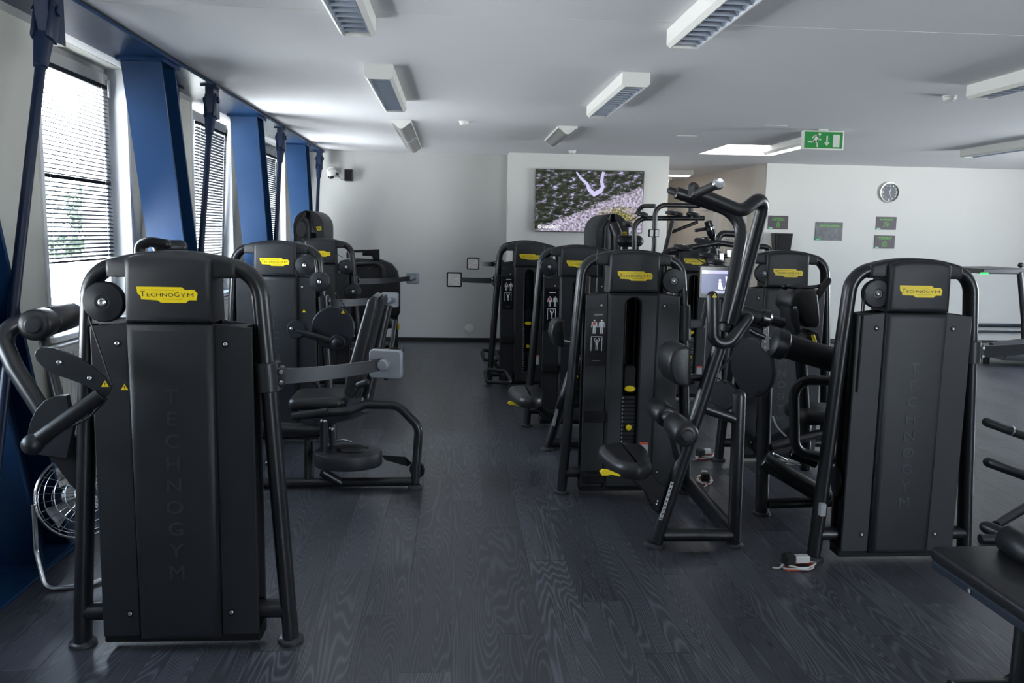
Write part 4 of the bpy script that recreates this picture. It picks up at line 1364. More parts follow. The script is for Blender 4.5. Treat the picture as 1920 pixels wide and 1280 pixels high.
# --- second left machine with the seat in front of its tower
m2 = tower('rotary_machine', 'left machine with seat, tilted backrest and round cover under the seat', -1.293, 6.13, True)
add_pulley(m2, tuple(P(572, 497, 6.10) - ROOTS[m2.name]), 0.070)
add_pulley(m2, tuple(P(600, 528, 5.98) - ROOTS[m2.name]), 0.071)
for q in ((570, 583),):
    sticker(m2, tuple(P(*q, 6.145) - ROOTS[m2.name]))
o = MB().lathe([(0.05, 0.025), (0.148, 0.025), (0.153, 0.015), (0.153, -0.012), (0.146, -0.02), (0.0, -0.022)], P(625, 615, 5.98), (0, 1, 0), 44).build('cam_disc', 'disc', m2, 22)
sticker(m2, tuple(P(643, 585, 5.957) - ROOTS[m2.name]))
MB().lathe([(0.05, 0.03), (0.066, 0.03), (0.068, 0.0), (0.060, -0.018), (0.0, -0.020)], P(556, 617, 5.93), (0, 1, 0), 30).build('crank_hub', 'disc', m2, 40)
bolt_at(m2, 546, 616, 5.908, 0.010)
tube_at(m2, 'crank_arm', [(556, 620, 5.93), (628, 641, 5.93)], 0.022, r2=0.026)
MB().lathe([(0.055, 0.03), (0.055, -0.01), (0.048, -0.02), (0.030, -0.022), (0.030, -0.055), (0.022, -0.062), (0.0, -0.063)], P(633, 641, 5.93), (0, 1, 0), 28).build('crank_knob', 'disc', m2, 40)
MB().cyl(P(625, 615, 6.0), P(625, 615, 6.16), 0.03).build('cam_axle', 'tube', m2)
cable_at(m2, (618, 530, 5.96), (655, 588, 5.97))
console(m2, 1, 1.05, 0.46, 1, 0.015)
# seat group (depth 4.9 to 5.7)
pad_box(m2, 'seat', (P(601, 748, 5.42)), (0.36, 0.40, 0.085), (0, -0.03, 0.02), 0.032)
prof = poly_at([(648, 733), (652, 700), (692, 560), (702, 552), (712, 556), (712, 570), (675, 728), (664, 742)], 5.25)
MB().prism(prof, 'y', 5.14, 5.50, 0.022, 3).build('backrest', 'leather', m2, 60)
prof = poly_at([(668, 742), (713, 560), (720, 556), (722, 566), (680, 738)], 5.25)
MB().prism(prof, 'y', 5.16, 5.48, 0.004).build('backrest_shell', 'shroud', m2)
tube_at(m2, 'backrest_post', [(726, 572, 5.36), (690, 738, 5.32), (684, 764, 5.30)], 0.036)
MB().tube([P(672, 722, 5.12), P(688, 716, 5.10)], 0.016, 0.022, side=(0, 0, 1), ball=True).build('adjust_knob', 'shroud', m2)
tube_at(m2, 'seat_rail', [(560, 778, 5.10), (655, 771, 5.10), (683, 758, 5.12), (745, 759, 5.10), (786, 800, 5.08), (778, 905, 5.07)], 0.028, fillet=0.10)
MB().lathe([(0.042, 0.0), (0.045, 0.003), (0.044, 0.014), (0.034, 0.022)], P(778, 914, None, 0.0), (0, 0, 1), 22).build('foot', 'foot', m2)
tube_at(m2, 'side_grip', [(548, 781, 5.02), (614, 771, 5.02)], 0.022, m='rubber')
tube_at(m2, 'floor_tube', [(490, 905, 5.08), (775, 902, 5.08)], 0.030)
tube_at(m2, 'cross_tube', [(485, 804, 5.10), (604, 806, 5.10)], 0.044)
pv = P(607, 850, 4.98)
MB().cyl(P(607, 852, 4.98), P(607, 789, 4.98), 0.024, ch=0.003).build('pivot_post', 'tube', m2)
MB().cyl(P(607, 790, 4.98), P(607, 786, 4.98), 0.020, ch=0.003).build('pivot_cap', 'chrome', m2)
MB().cyl(P(622, 846, 5.05), P(622, 796, 5.05), 0.013).build('gas_spring', 'tube', m2)
MB().cyl(P(622, 806, 5.049), P(622, 801, 5.049), 0.016, ch=0.002).build('spring_collar', 'chrome', m2)
c = P(653, 848, 5.0)
st = []
for k in range(33):
    a = 2 * PI * k / 33
    st.append((c.x + 0.205 * math.cos(a) + 0.0 * (1 if math.cos(a) > 0 else -1), 5.0 + 0.17 * math.sin(a)))
MB().prism(st, 'z', c.z - 0.075, c.z + 0.012, 0.010, 2).build('round_cover', 'shroud', m2)
MB().add([(c.x + 0.03 + r_ * math.cos(2 * PI * k / 24) , 5.02 + 0.8 * r_ * math.sin(2 * PI * k / 24), c.z + 0.0135 + (0.004 if r_ < 0.1 else 0)) for r_ in (0.105, 0.092) for k in range(24)], [(k, (k + 1) % 24, 24 + (k + 1) % 24, 24 + k) for k in range(24)]).build('cover_ring', 'gloss_black', m2)
tube_at(m2, 'chrome_lever', [(628, 828, 4.97), (642, 824, 4.97), (660, 828, 4.97)], 0.006, m='chrome', fillet=0.03)
tube_at(m2, 'cover_leg', [(604, 884, 5.05), (640, 905, 5.08)], 0.03)
tube_at(m2, 'front_post', [(576, 824, 5.08), (576, 898, 5.08)], 0.020)
tube_at(m2, 'front_post', [(584, 826, 5.14), (584, 896, 5.12)], 0.016)
plate_at(m2, 'wheel_bracket', [(716, 853), (760, 856), (772, 868), (765, 874), (722, 862)], 5.14, 0.01, 'shroud_dark')
MB().lathe([(0.0, 0.012), (0.048, 0.012), (0.052, 0.004), (0.052, -0.012), (0.0, -0.014)], P(783, 880, 5.16), (0.5, 1, 0), 26).build('transport_wheel', 'rubber', m2)
MB().tube([P(500, 870, 5.3), P(515, 862, 5.3), P(517, 835, 5.3), P(500, 825, 5.3)], 0.016, fillet=0.05).build('foot_loop', 'tube', m2)
tube_at(m2, 'rear_grip', [(568, 714, 5.7), (590, 712, 5.7), (602, 740, 5.7)], 0.018, fillet=0.05)
tube_at(m2, 'grip_sleeve', [(548, 716, 5.68), (566, 713, 5.7)], 0.008, m='yellow')
tube_at(m2, 'spine', [(684, 764, 5.3), (660, 775, 5.6), (600, 790, 6.15)], 0.04)

# --- third left machine
m3 = tower('press_machine', 'left machine third along the windows, partly hidden, with console arm', -1.33, 8.40, True)
add_pulley(m3, tuple(P(650, 500, 8.36) - ROOTS[m3.name]), 0.072)
add_pulley(m3, tuple(P(663, 546, 8.30) - ROOTS[m3.name]), 0.078)
sticker(m3, tuple(P(628, 549, 8.41) - ROOTS[m3.name]))
cable_at(m3, (625, 472, 8.36), (643, 483, 8.36))
cable_at(m3, (655, 515, 8.36), (640, 555, 8.36))
cable_at(m3, (676, 540, 8.36), (695, 551, 8.36))
console(m3, 1, 1.075, 0.56, 1, 0.03)
pad_box(m3, 'seat', P(690, 655, 7.9), (0.3, 0.36, 0.09), (0, 0, 0), 0.03)
tube_at(m3, 'seat_post', [(690, 660, 7.9), (690, 690, 7.9)], 0.035)
tube_at(m3, 'floor_tube', [(560, 712, 7.8), (738, 692, 7.8)], 0.03)
MB().lathe([(0.0, 0.012), (0.060, 0.012), (0.066, 0.004), (0.066, -0.012), (0.0, -0.014)], P(741, 664, 7.75), (0.5, 1, 0), 26).build('transport_wheel', 'rubber', m3)
plate_at(m3, 'wheel_plate', [(729, 662), (740, 664), (741, 682), (732, 684)], 7.74, 0.008, 'steel')
tube_at(m3, 'wheel_leg', [(741, 600, 7.95), (736, 640, 7.9), (728, 672, 7.8), (724, 712, 7.8)], 0.022)

# --- leg press with the big rounded back panel
m4 = thing('leg_press', 'black machine with a large rounded back panel before the far wall', 'gym machine', (-0.95, 9.7, 0), 'strength machines in rows')
MB().prism(poly_at([(628, 600), (628, 500), (640, 488), (665, 484), (715, 486), (735, 494), (746, 508), (750, 530), (750, 586), (745, 596), (700, 600)], 9.62), 'y', 9.58, 9.70, 0.03, 3).build('back_panel', 'shroud', m4, 50)
tube_at(m4, 'panel_hoop', [(640, 560, 9.50), (640, 497, 9.50), (718, 493, 9.50), (722, 560, 9.50)], 0.024, fillet=0.10)
tube_at(m4, 'top_grip', [(652, 484, 9.64), (652, 471, 9.64), (690, 470, 9.64)], 0.016, fillet=0.03)
MB().prism(poly_at([(680, 468), (711, 467), (712, 488), (700, 488), (698, 480), (680, 479)], 9.6), 'y', 9.57, 9.66, 0.008).build('head_console', 'gloss_black', m4)
bolt_at(m4, 692, 503, 9.575, 0.008)
for px in (648, 741):
    p0 = P(px, 590, 9.64)
    MB().tube([p0, Vector((p0.x, 9.64, 0.0))], 0.034).build('leg', 'tube', m4)
MB().tube([P(648, 650, 9.64), P(741, 648, 9.64)], 0.030).build('crossbar', 'tube', m4)
MB().tube([Vector((P(741, 600, 9.64).x, 9.64, 0.05)), Vector((P(741, 600, 9.64).x, 10.9, 0.05))], 0.034).build('floor_rail', 'tube', m4)
MB().tube([Vector((P(648, 600, 9.64).x, 9.64, 0.05)), Vector((P(648, 600, 9.64).x, 10.9, 0.05))], 0.034).build('floor_rail', 'tube', m4)
pad_box(m4, 'seat', (-0.95, 10.15, 0.48), (0.45, 0.5, 0.1), (0, 0, 0), 0.035)
MB().cyl((-0.95, 10.15, 0.05), (-0.95, 10.15, 0.45), 0.05).build('seat_post', 'tube', m4)
MB().cyl(P(747, 618, 9.55), P(747, 606, 9.55), 0.012, ch=0.002).build('yellow_pin', 'yellow', m4)

# --- tall cable tower by the last column, seen from the side


def side_tower(name, label, cx, y0, pad_px=None):
    t = thing(name, label, 'gym machine', (cx, y0 + 0.4, 0), 'tall cable towers')
    out = []
    for k in range(13):
        a = PI * k / 12
        out.append((0.18 * math.cos(a), 1.62 + 0.19 * math.sin(a)))
    prof_ = [(0.18, 0.06)] + out + [(-0.18, 0.06)]
    inn = [(-x * 0.52 * 1.0, z - 0.10 if z > 0.5 else z) for x, z in reversed(prof_)]
    # arch shaped housing with an open channel
    for s_ in (-1, 1):
        put(MB().prism([(s_ * 0.18, 0.06), (s_ * 0.18, 1.62)] + [(s_ * 0.18 * math.cos(a), 1.62 + 0.19 * math.sin(a)) for a in [PI / 2 * k / 8 for k in range(1, 9)]]
                       + [(s_ * 0.02, 1.80), (s_ * 0.04, 1.66), (s_ * 0.085, 1.52), (s_ * 0.085, 0.06)], 'y', -0.40, 0.40, 0.012, 2).mesh('housing_side', 'shroud', 50), 'housing_side', t)
    put(MB().prism([(-0.095, 0.08), (0.03, 0.08), (0.03, 1.62), (0.01, 1.70), (-0.05, 1.74), (-0.095, 1.66)], 'y', -0.46, -0.36, 0.02, 3).mesh('front_cowl', 'tube', 50), 'front_cowl', t)
    put(MB().box(-0.085, 0.085, -0.3, 0.3, 0.06, 1.55).mesh('inner_core', 'shroud_dark'), 'inner_core', t)
    lp = put(MB().prism([(-0.03, 0.02), (0.03, 0.025), (0.032, -0.02), (-0.02, -0.028)], 'y', -0.003, 0).mesh('logo_plate', 'yellow'), 'logo_plate', t, (0.122, -0.401, 1.60))
    put(MB().box(-0.018, 0.02, -0.0036, -0.003, -0.004, 0.004).mesh('logo_mark', 'ink'), 'logo_mark', lp)
    put(MB().box(-0.22, 0.22, -0.43, 0.43, 0.0, 0.06, 0.01).mesh('base', 'tube'), 'base', t)
    return t


m5 = side_tower('cable_tower', 'tall arched cable tower beside the last blue column', -1.73, 10.1)
MB().prism(circ(0, 0, 0.06, 20, 0.10), 'y', -0.02, 0.02, 0.006, M=Matrix.Translation(P(565, 430, 10.0))).build('side_pulley', 'disc', m5)
bk = m5

# upholstered roll seen above the nearest machine
m6 = thing('abdominal_machine', 'machine behind the nearest left tower, only its curved pad and grip showing', 'gym machine', (-1.55, 5.05, 0), 'strength machines in rows')
MB().tube([P(262, 475, 5.0), P(262, 460, 5.0), P(280, 453, 5.0), P(312, 458, 5.0)], 0.030, fillet=0.06, ball=True).build('curved_grip', 'tube', m6)
MB().tube([P(300, 463, 5.05), P(338, 463, 5.1)], 0.042, 0.042, ball=True).build('head_pad', 'leather', m6)
q = P(300, 470, 5.06)
MB().tube([q, Vector((q.x, 5.06, 0.9)), Vector((q.x + 0.1, 5.06, 0.03))], 0.034, fillet=0.2).build('post', 'tube', m6)
MB().box(q.x - 0.15, q.x + 0.3, 4.85, 5.25, 0.0, 0.05, 0.01).build('base', 'tube', m6)
pad_box(m6, 'backrest', (q.x + 0.02, 5.02, 1.08), (0.26, 0.09, 0.5), (0, 0, 0), 0.03)

# floor fan behind the nearest machine
fan = thing('floor_fan', 'chrome wire floor fan on the floor behind the nearest left machine', 'fan', (-1.66, 3.75, 0))
fc_ = Vector((-1.70, 3.82, 0.36))
ax = Vector((0.55, -0.62, 0.28)).normalized()
h_ = Vector((0, 0, 1)); n1 = (h_ - ax * h_.dot(ax)).normalized(); n2 = ax.cross(n1)
cage = MB()
for rr, aa in ((0.05, 0.085), (0.09, 0.08), (0.13, 0.065), (0.165, 0.045), (0.19, 0.0), (0.165, -0.05), (0.10, -0.08)):
    cage.tube([fc_ + ax * aa + (n1 * math.cos(2 * PI * k / 30) + n2 * math.sin(2 * PI * k / 30)) * rr for k in range(30)], 0.0022 if rr < 0.18 else 0.006, fillet=0.001, nf=1, seg=6, closed=True)
for k in range(28):
    d_ = n1 * math.cos(2 * PI * k / 28) + n2 * math.sin(2 * PI * k / 28)
    cage.tube([fc_ + ax * 0.085 + d_ * 0.04, fc_ + ax * 0.065 + d_ * 0.13, fc_ + d_ * 0.19], 0.0018, fillet=0.04, nf=2, seg=5)
cage.build('wire_cage', 'fan_wire', fan)
MB().cyl(fc_ - ax * 0.16, fc_ - ax * 0.03, 0.07, ch=0.01).build('motor', 'steel', fan)
for k in range(3):
    a0 = 2 * PI * k / 3
    bl_ = []
    for (rr, da, off_) in ((0.03, -0.3, 0.015), (0.16, -0.35, 0.02), (0.165, 0.35, -0.02), (0.03, 0.3, -0.015)):
        d_ = n1 * math.cos(a0 + da) + n2 * math.sin(a0 + da)
        bl_.append(fc_ + d_ * rr + ax * off_)
    MB().add(bl_ + [p_ + ax * 0.003 for p_ in bl_], [(0, 1, 2, 3), (7, 6, 5, 4), (0, 4, 5, 1), (1, 5, 6, 2), (2, 6, 7, 3), (3, 7, 4, 0)]).build('blade', 'steel', fan)
for s_ in (-1, 1):
    b0 = fc_ + n2 * s_ * 0.195
    MB().tube([b0, Vector((b0.x, b0.y, 0.14)), Vector((b0.x + 0.08, b0.y - 0.10, 0.012)), Vector((-1.60, 3.62, 0.012))], 0.011, fillet=0.05).build('stand', 'chrome', fan)

# ================================================================== right row
def W(root, *v):
    return tuple(Vector(v) - ROOTS[root.name])


# --- pulldown machine
m7 = tower('pulldown_machine', 'pulldown machine with overhead lever arms, saddle seat and lit display', 1.066, 4.86, False, placard='PULLDOWN')
add_pulley(m7, (0.242, -0.045, 1.324))
cable_at(m7, (1288, 545, 4.84), (1283, 690, 4.84))
tube_at(m7, 'inclined_post', [(1229, 1014, 4.05), (1352, 640, 4.05)], 0.036, r2=0.044, side=(0, 1, 0))
MB().lathe([(0.050, 0.0), (0.054, 0.003), (0.053, 0.016), (0.040, 0.026)], (P(1226, 1024, None, 0.0)), (0, 0, 1), 22).build('foot', 'foot', m7)
MB().lathe([(0.044, 0.0), (0.048, 0.003), (0.047, 0.014), (0.036, 0.022)], (P(1376, 1023, None, 0.0)), (0, 0, 1), 22).build('foot', 'foot', m7)
a_, b_ = P(1238, 974, 4.008), P(1260, 903, 4.008)
d_ = (b_ - a_).normalized()
nn = Vector((-d_.z, 0, d_.x)) * 0.008
strip = MB().prism([((a_ - nn).x, (a_ - nn).z), ((a_ + nn).x, (a_ + nn).z), ((b_ + nn).x, (b_ + nn).z), ((b_ - nn).x, (b_ - nn).z)], 'y', 4.000, 4.008, 0.0015).build('height_scale', 'label_grey', m7)
hs = MB()
for k in range(9):
    p = a_ + (b_ - a_) * ((k + 0.5) / 9)
    hs.lathe([(0.0045, 0.0), (0.0045, -0.001), (0, -0.001)], (p.x, 4.0, p.z), (0, 1, 0), 10)
tag(hs.build('scale_hole', 'ink', strip), kind='stuff')
tube_at(m7, 'side_post', [(1376, 1016, 4.05), (1386, 742, 4.05)], 0.034, ball=True)
tube_at(m7, 'brace', [(1318, 764, 4.05), (1386, 788, 4.05)], 0.027)
tube_at(m7, 'floor_tube', [(1243, 1002, 4.05), (1371, 1002, 4.05)], 0.034)
MB().tube([P(1372, 1000, 4.08), Vector((P(1372, 1000, 4.08).x, 4.9, 0.075))], 0.045).build('floor_beam', 'tube', m7)
tube_at(m7, 'yoke', [(1336, 556, 3.98), (1337, 640, 3.98), (1366, 646, 3.98), (1402, 596, 4.00)], 0.029, fillet=0.07, ball=True)
sticker(m7, W(m7, *P(1340, 554, 3.949)))
tube_at(m7, 'pull_arm', [(1360, 606, 4.10), (1397, 404, 4.30), (1268, 361, 4.30)], 0.032, fillet=0.14)
tube_at(m7, 'pull_arm', [(1374, 606, 4.02), (1438, 360, 3.88), (1391, 397, 3.80), (1297, 358, 3.74)], 0.031, fillet=0.085)
tube_at(m7, 'hand_grip', [(1278, 364, 4.30), (1257, 357, 4.36)], 0.019, m='rubber', ball=True)
g0 = P(1305, 364, 3.74)
g = tube_at(m7, 'hand_grip', [(1304, 364, 3.74), (1346, 345, 3.52)], 0.019, m='rubber')
e0 = P(1346, 345, 3.52)
ax = (e0 - g0).normalized()
MB().lathe([(0.021, -0.004), (0.025, 0.0), (0.025, 0.012), (0.020, 0.018), (0.008, 0.016), (0, 0.016)], e0, ax, 24).build('grip_cap', 'chrome', g)
tube_at(m7, 'grip_stub', [(1300, 352, 3.80), (1304, 364, 3.74)], 0.026, m='rubber', ball=True)
MB().cyl(P(1366, 606, 4.06), P(1364, 622, 4.06), 0.040, ch=0.006).build('pivot_hub', 'disc', m7)
c_ = P(1358, 741, 4.35)
MB().lathe([(0.0, 0.02), (0.075, 0.02), (0.082, 0.01), (0.082, -0.012), (0.074, -0.02), (0, -0.022)], c_, (0.75, 0.66, 0), 36).build('lower_pulley', 'disc', m7, 40)
MB().tube([P(1341, 705, 4.2), P(1360, 718, 4.3)], 0.004, seg=6).build('cable', 'rubber', m7)
MB().tube([P(1341, 704, 4.05), P(1374, 665, 4.1), P(1392, 630, 4.15), P(1400, 600, 4.15)], 0.006, fillet=0.2, seg=8).build('cable', 'rubber', m7)
# thigh rollers, chest pad, seat
rc = P(1289, 817, 3.72)
roller(m7, rc, (rc.x + 0.005, 3.98, rc.z), 0.058)
roller(m7, (rc.x + 0.008, 4.12, rc.z), (rc.x + 0.01, 4.38, rc.z), 0.058)
MB().cyl((rc.x, 3.8, rc.z), (rc.x + 0.01, 4.3, rc.z), 0.026).build('roller_axle', 'steel', m7)
MB().tube([(rc.x + 0.006, 4.05, rc.z), P(1276, 870, 4.05)], 0.026).build('roller_bracket', 'tube', m7)
pf = poly_at([(1274, 643), (1283, 646), (1283, 716), (1272, 718), (1254, 712), (1245, 695), (1243, 675), (1249, 655), (1260, 645)], 4.15)
MB().prism(pf, 'y', 4.03, 4.29, 0.016, 3).build('chest_pad', 'leather', m7, 60)
MB().prism(poly_at([(1278, 646), (1285, 648), (1285, 716), (1276, 717)], 4.15), 'y', 4.05, 4.27, 0.004).build('pad_shell', 'shroud', m7)
tube_at(m7, 'pad_rod', [(1282, 707, 4.12), (1322, 708, 4.10)], 0.019)
MB().tube([P(1284, 670, 4.12), P(1291, 685, 4.12), P(1290, 703, 4.12)], 0.004, fillet=0.05, seg=8).build('release_wire', 'steel', m7)
saddle(m7, P(1178, 862, None, 0.425), 0.40, 0.30, 0.095, PI / 2 + 0.05, -0.06)
plate_at(m7, 'seat_bracket', [(1170, 888), (1222, 884), (1234, 902), (1252, 908), (1236, 962), (1222, 952), (1208, 922), (1190, 903)], 4.05, 0.05, 'shroud_dark', 0.006)
for q in ((1233, 939), (1231, 944)):
    bolt_at(m7, q[0], q[1], 4.018, 0.006)
lv = MB().prism(poly_at([(1124, 884), (1129, 879), (1139, 880), (1149, 884), (1163, 890), (1162, 893), (1146, 889), (1138, 891), (1128, 891)], 3.90), 'y', 3.89, 3.91, 0.003)
lv.build('seat_lever', 'yellow', m7)
# display on its own mast
cl = MB().lathe([(0.040, -0.11), (0.047, -0.105), (0.048, 0.10), (0.042, 0.105)], (1.066 + 0.323, 4.95, 1.07), (-0.0637, 0, 1), 22)
cl.build('post_clamp', 'arm_grey', m7)
MB().box(1.42, 1.52, 4.93, 4.96, 1.035, 1.085, 0.004).build('console_arm', 'arm_grey', m7)
MB().tube([(1.51, 4.945, 1.05), (1.545, 4.94, 1.30)], 0.016).build('console_mast', 'tube', m7)
dc = P(1339, 529, 4.88)
ds = MB().prism(rrect(dc.x, dc.z, 0.186, 0.200 * 0.98 * 1.0, 0.012), 'y', 4.875, 4.905, 0.005)
dsp = ds.build('console', 'gloss_black', m7)


def scr(x0, x1, z0, z1, m_, name='screen_field'):
    MB().box(dc.x + x0, dc.x + x1, 4.8735, 4.875, dc.z + z0, dc.z + z1).build(name, m_, dsp)


scr(-0.078, 0.080, -0.068, 0.050, 'screen_blue')
scr(-0.038, 0.080, 0.051, 0.071, 'screen_light')
scr(-0.078, -0.039, 0.051, 0.071, 'screen_white')
pm = MB()
pm.box(-0.02 + dc.x, 0.080 + dc.x, 4.8725, 4.8735, dc.z - 0.060, dc.z - 0.052)
pm.prism(circ(dc.x + 0.033, dc.z + 0.012, 0.008, 12), 'y', 4.8725, 4.8735)
pm.prism([(dc.x + 0.026, dc.z + 0.003), (dc.x + 0.040, dc.z + 0.003), (dc.x + 0.056, dc.z - 0.046), (dc.x + 0.026, dc.z - 0.040)], 'y', 4.8725, 4.8735)
pm.prism([(dc.x + 0.064, dc.z + 0.04), (dc.x + 0.08, dc.z + 0.03), (dc.x + 0.08, dc.z - 0.02), (dc.x + 0.060, dc.z - 0.045), (dc.x + 0.072, dc.z - 0.01)], 'y', 4.8725, 4.8735)
pm.build('screen_figure', 'screen_white', dsp)

# --- next machine ahead in the row
m8 = tower('row_machine', 'machine directly behind the pulldown, with small saddle seat and chest pad', 1.005, 6.66, False)
add_pulley(m8, (-0.24, -0.045, 1.324))
tube_at(m8, 'inclined_post', [(1027, 838, 6.0), (1082, 665, 6.0)], 0.036)
MB().lathe([(0.048, 0.0), (0.05, 0.003), (0.049, 0.014), (0.036, 0.022)], (P(1026, 843, None, 0.0)), (0, 0, 1), 20).build('foot', 'foot', m8)
tube_at(m8, 'floor_tube', [(1035, 830, 6.0), (1130, 830, 6.0)], 0.034)
tube_at(m8, 'side_post', [(1130, 838, 6.0), (1136, 700, 6.0)], 0.034, ball=True)
MB().prism(poly_at([(1034, 797), (1040, 799), (1047, 768), (1042, 766)], 5.955), 'y', 5.95, 5.96).build('height_scale', 'label_grey', m8)
saddle(m8, P(989, 742, None, 0.425), 0.40, 0.29, 0.095, PI / 2 + 0.05, -0.06)
MB().tube([P(1000, 752, 6.0), P(1040, 790, 6.0)], 0.026, 0.03, side=(0, 1, 0)).build('seat_bracket', 'shroud_dark', m8)
MB().prism(poly_at([(951, 755), (957, 751), (968, 756), (979, 761), (978, 763), (965, 759), (955, 758)], 5.94), 'y', 5.93, 5.95, 0.002).build('seat_lever', 'yellow', m8)
pf = poly_at([(1050, 597), (1055, 599), (1055, 647), (1049, 648), (1036, 643), (1030, 625), (1033, 607), (1041, 598)], 6.05)
MB().prism(pf, 'y', 5.95, 6.17, 0.014, 3).build('chest_pad', 'leather', m8, 60)
tube_at(m8, 'pad_rod', [(1052, 640, 6.05), (1092, 646, 6.05)], 0.017, m='chrome')
tube_at(m8, 'pull_arm', [(1084, 660, 6.0), (1098, 560, 6.0), (1100, 520, 6.1)], 0.03)
MB().tube([P(1130, 828, 6.0), Vector((P(1130, 828, 6.0).x, 6.7, 0.075))], 0.04).build('floor_beam', 'tube', m8)

# --- two more towers towards the far wall
m9 = tower('chest_machine', 'machine farther up the aisle with foot loops and a display arm', 0.765, 8.46, False, placard='-')
console(m9, -1, 1.10, 0.42, -1, 0.015, -1, (0.155, 0.15))
for (pts, nm) in (([(909, 692, 8.15), (948, 696, 8.15), (960, 718, 8.05), (912, 716, 8.05)], 'foot_loop'), ([(902, 655, 8.75), (930, 660, 8.75), (934, 678, 8.65), (908, 674, 8.65)], 'foot_loop')):
    MB().tube([P(a, b, Y) for a, b, Y in pts], 0.019, fillet=0.035, closed=True).build(nm, 'tube', m9)
tube_at(m9, 'loop_stem', [(935, 694, 8.15), (945, 712, 8.5)], 0.02)
tube_at(m9, 'loop_stem', [(925, 676, 8.65), (940, 700, 8.6)], 0.02)
m10 = tower('shoulder_machine', 'farthest machine of the right row below the wall screen', 0.86, 10.0, False)
console(m10, -1, 1.21, 0.30, -1, 0.01, -1, (0.15, 0.145))

# --- near right machine
m11 = tower('glute_machine', 'nearest right machine, lettered back panel, beside the bench', 2.197, 3.783, True)
add_pulley(m11, tuple(P(1642, 550, 3.83) - ROOTS[m11.name]), 0.068)
cable_at(m11, (1622, 548, 3.80), (1607, 735, 3.80), 0.004)
cable_at(m11, (1618, 548, 3.82), (1603, 735, 3.82), 0.003)
console(m11, 1, 1.055, 0.62, 1, 0.03)
MB().lathe([(0.0, 0.03), (0.055, 0.03), (0.075, 0.012), (0.075, 0.0), (0.04, -0.004), (0.04, -0.012), (0.075, -0.016), (0.075, -0.03), (0, -0.034)], P(1577, 902, 3.92), (1, -0.15, 0), 32).build('side_pulley', 'disc', m11, 40)
MB().box(1.775, 1.80, 3.76, 3.79, 0.26, 0.32).build('post_label', 'label_grey', m11)

# --- machine between the near right tower and the lettered tower behind it
m12 = tower('arm_machine', 'right machine with round arm drum, pad with bar grip and letters on its back', 2.29, 5.59, True)
add_pulley(m12, tuple(P(1432, 512, 5.62) - ROOTS[m12.name]), 0.066)
p = P(1432, 973, None, 0.0)
MB().lathe([(0.048, 0.0), (0.052, 0.003), (0.051, 0.016), (0.040, 0.024)], P(1428, 964, None, 0.0), (0, 0, 1), 22).build('foot', 'foot', m12)
tube_at(m12, 'front_post', [(1428, 958, 4.53), (1436, 700, 4.53)], 0.038)
tube_at(m12, 'diagonal_beam', [(1430, 862, 4.50), (1552, 935, 4.44)], 0.05)
tube_at(m12, 'floor_tube', [(1440, 944, 4.52), (1560, 940, 4.52)], 0.030)
tube_at(m12, 'brace', [(1442, 838, 4.52), (1536, 813, 4.7)], 0.026)
tube_at(m12, 'u_frame', [(1570, 714, 4.45), (1488, 712, 4.45), (1490, 846, 4.45), (1570, 862, 4.45)], 0.028, fillet=0.09)
c0, c1 = P(1462, 645, 4.30), P(1575, 678, 4.30)
ax = (c1 - c0).normalized()
MB().lathe([(0.0, -0.055), (0.062, -0.052), (0.080, -0.040), (0.082, 0.02), (0.074, 0.03), (0.066, 0.032)], c0, ax, 36).build('arm_drum', 'disc', m12, 40)
MB().cyl(c0, c1, 0.066).build('arm_cylinder', 'rubber', m12)
for q in ((1450, 634), (1456, 652)):
    o = P(q[0], q[1], 4.27)
    MB().sphere(o + Vector((-0.02, 0, 0)), 0.006).build('bolt', 'screw', m12)
MB().lathe([(0.0, 0.012), (0.155, 0.012), (0.162, 0.004), (0.162, -0.010), (0.154, -0.016), (0.0, -0.018)], P(1412, 688, 4.40), (0.90, 0.42, 0.10), 48).build('cam_disc', 'disc', m12, 22)
MB().lathe([(0.0, 0.02), (0.03, 0.02), (0.034, -0.03), (0.0, -0.035)], P(1432, 676, 4.36), (0.72, 0.68, 0.15), 24).build('cam_hub', 'shroud_dark', m12)
tube_at(m12, 'hand_roll', [(1384, 582, 4.20), (1424, 594, 4.20)], 0.036, m='rubber')
MB().lathe([(0.036, 0.0), (0.046, 0.012), (0.047, 0.045), (0.036, 0.06)], P(1423, 594, 4.20), (P(1445, 600, 4.2) - P(1423, 594, 4.2)), 24).build('roll_collar', 'gloss_black', m12)
tube_at(m12, 'roll_stem', [(1440, 599, 4.20), (1468, 606, 4.22)], 0.027, m='gloss_black')
plate_at(m12, 'toothed_bracket', [(1430, 612), (1440, 606), (1443, 655), (1434, 660), (1426, 650)], 4.21, 0.012, 'gloss_black')
for q in ((1434, 617), (1436, 628), (1434, 640), (1434, 651)):
    bolt_at(m12, q[0], q[1], 4.203, 0.0065)
tube_at(m12, 'bracket_lever', [(1405, 618, 4.2), (1414, 624, 4.2), (1434, 632, 4.2)], 0.014)
tube_at(m12, 'bracket_arm', [(1400, 604, 4.25), (1430, 612, 4.22)], 0.016)
tube_at(m12, 'cable', [(1398, 746, 4.3), (1428, 735, 4.35), (1446, 700, 4.4), (1450, 660, 4.4)], 0.006, m='rubber', fillet=0.2, seg=8)
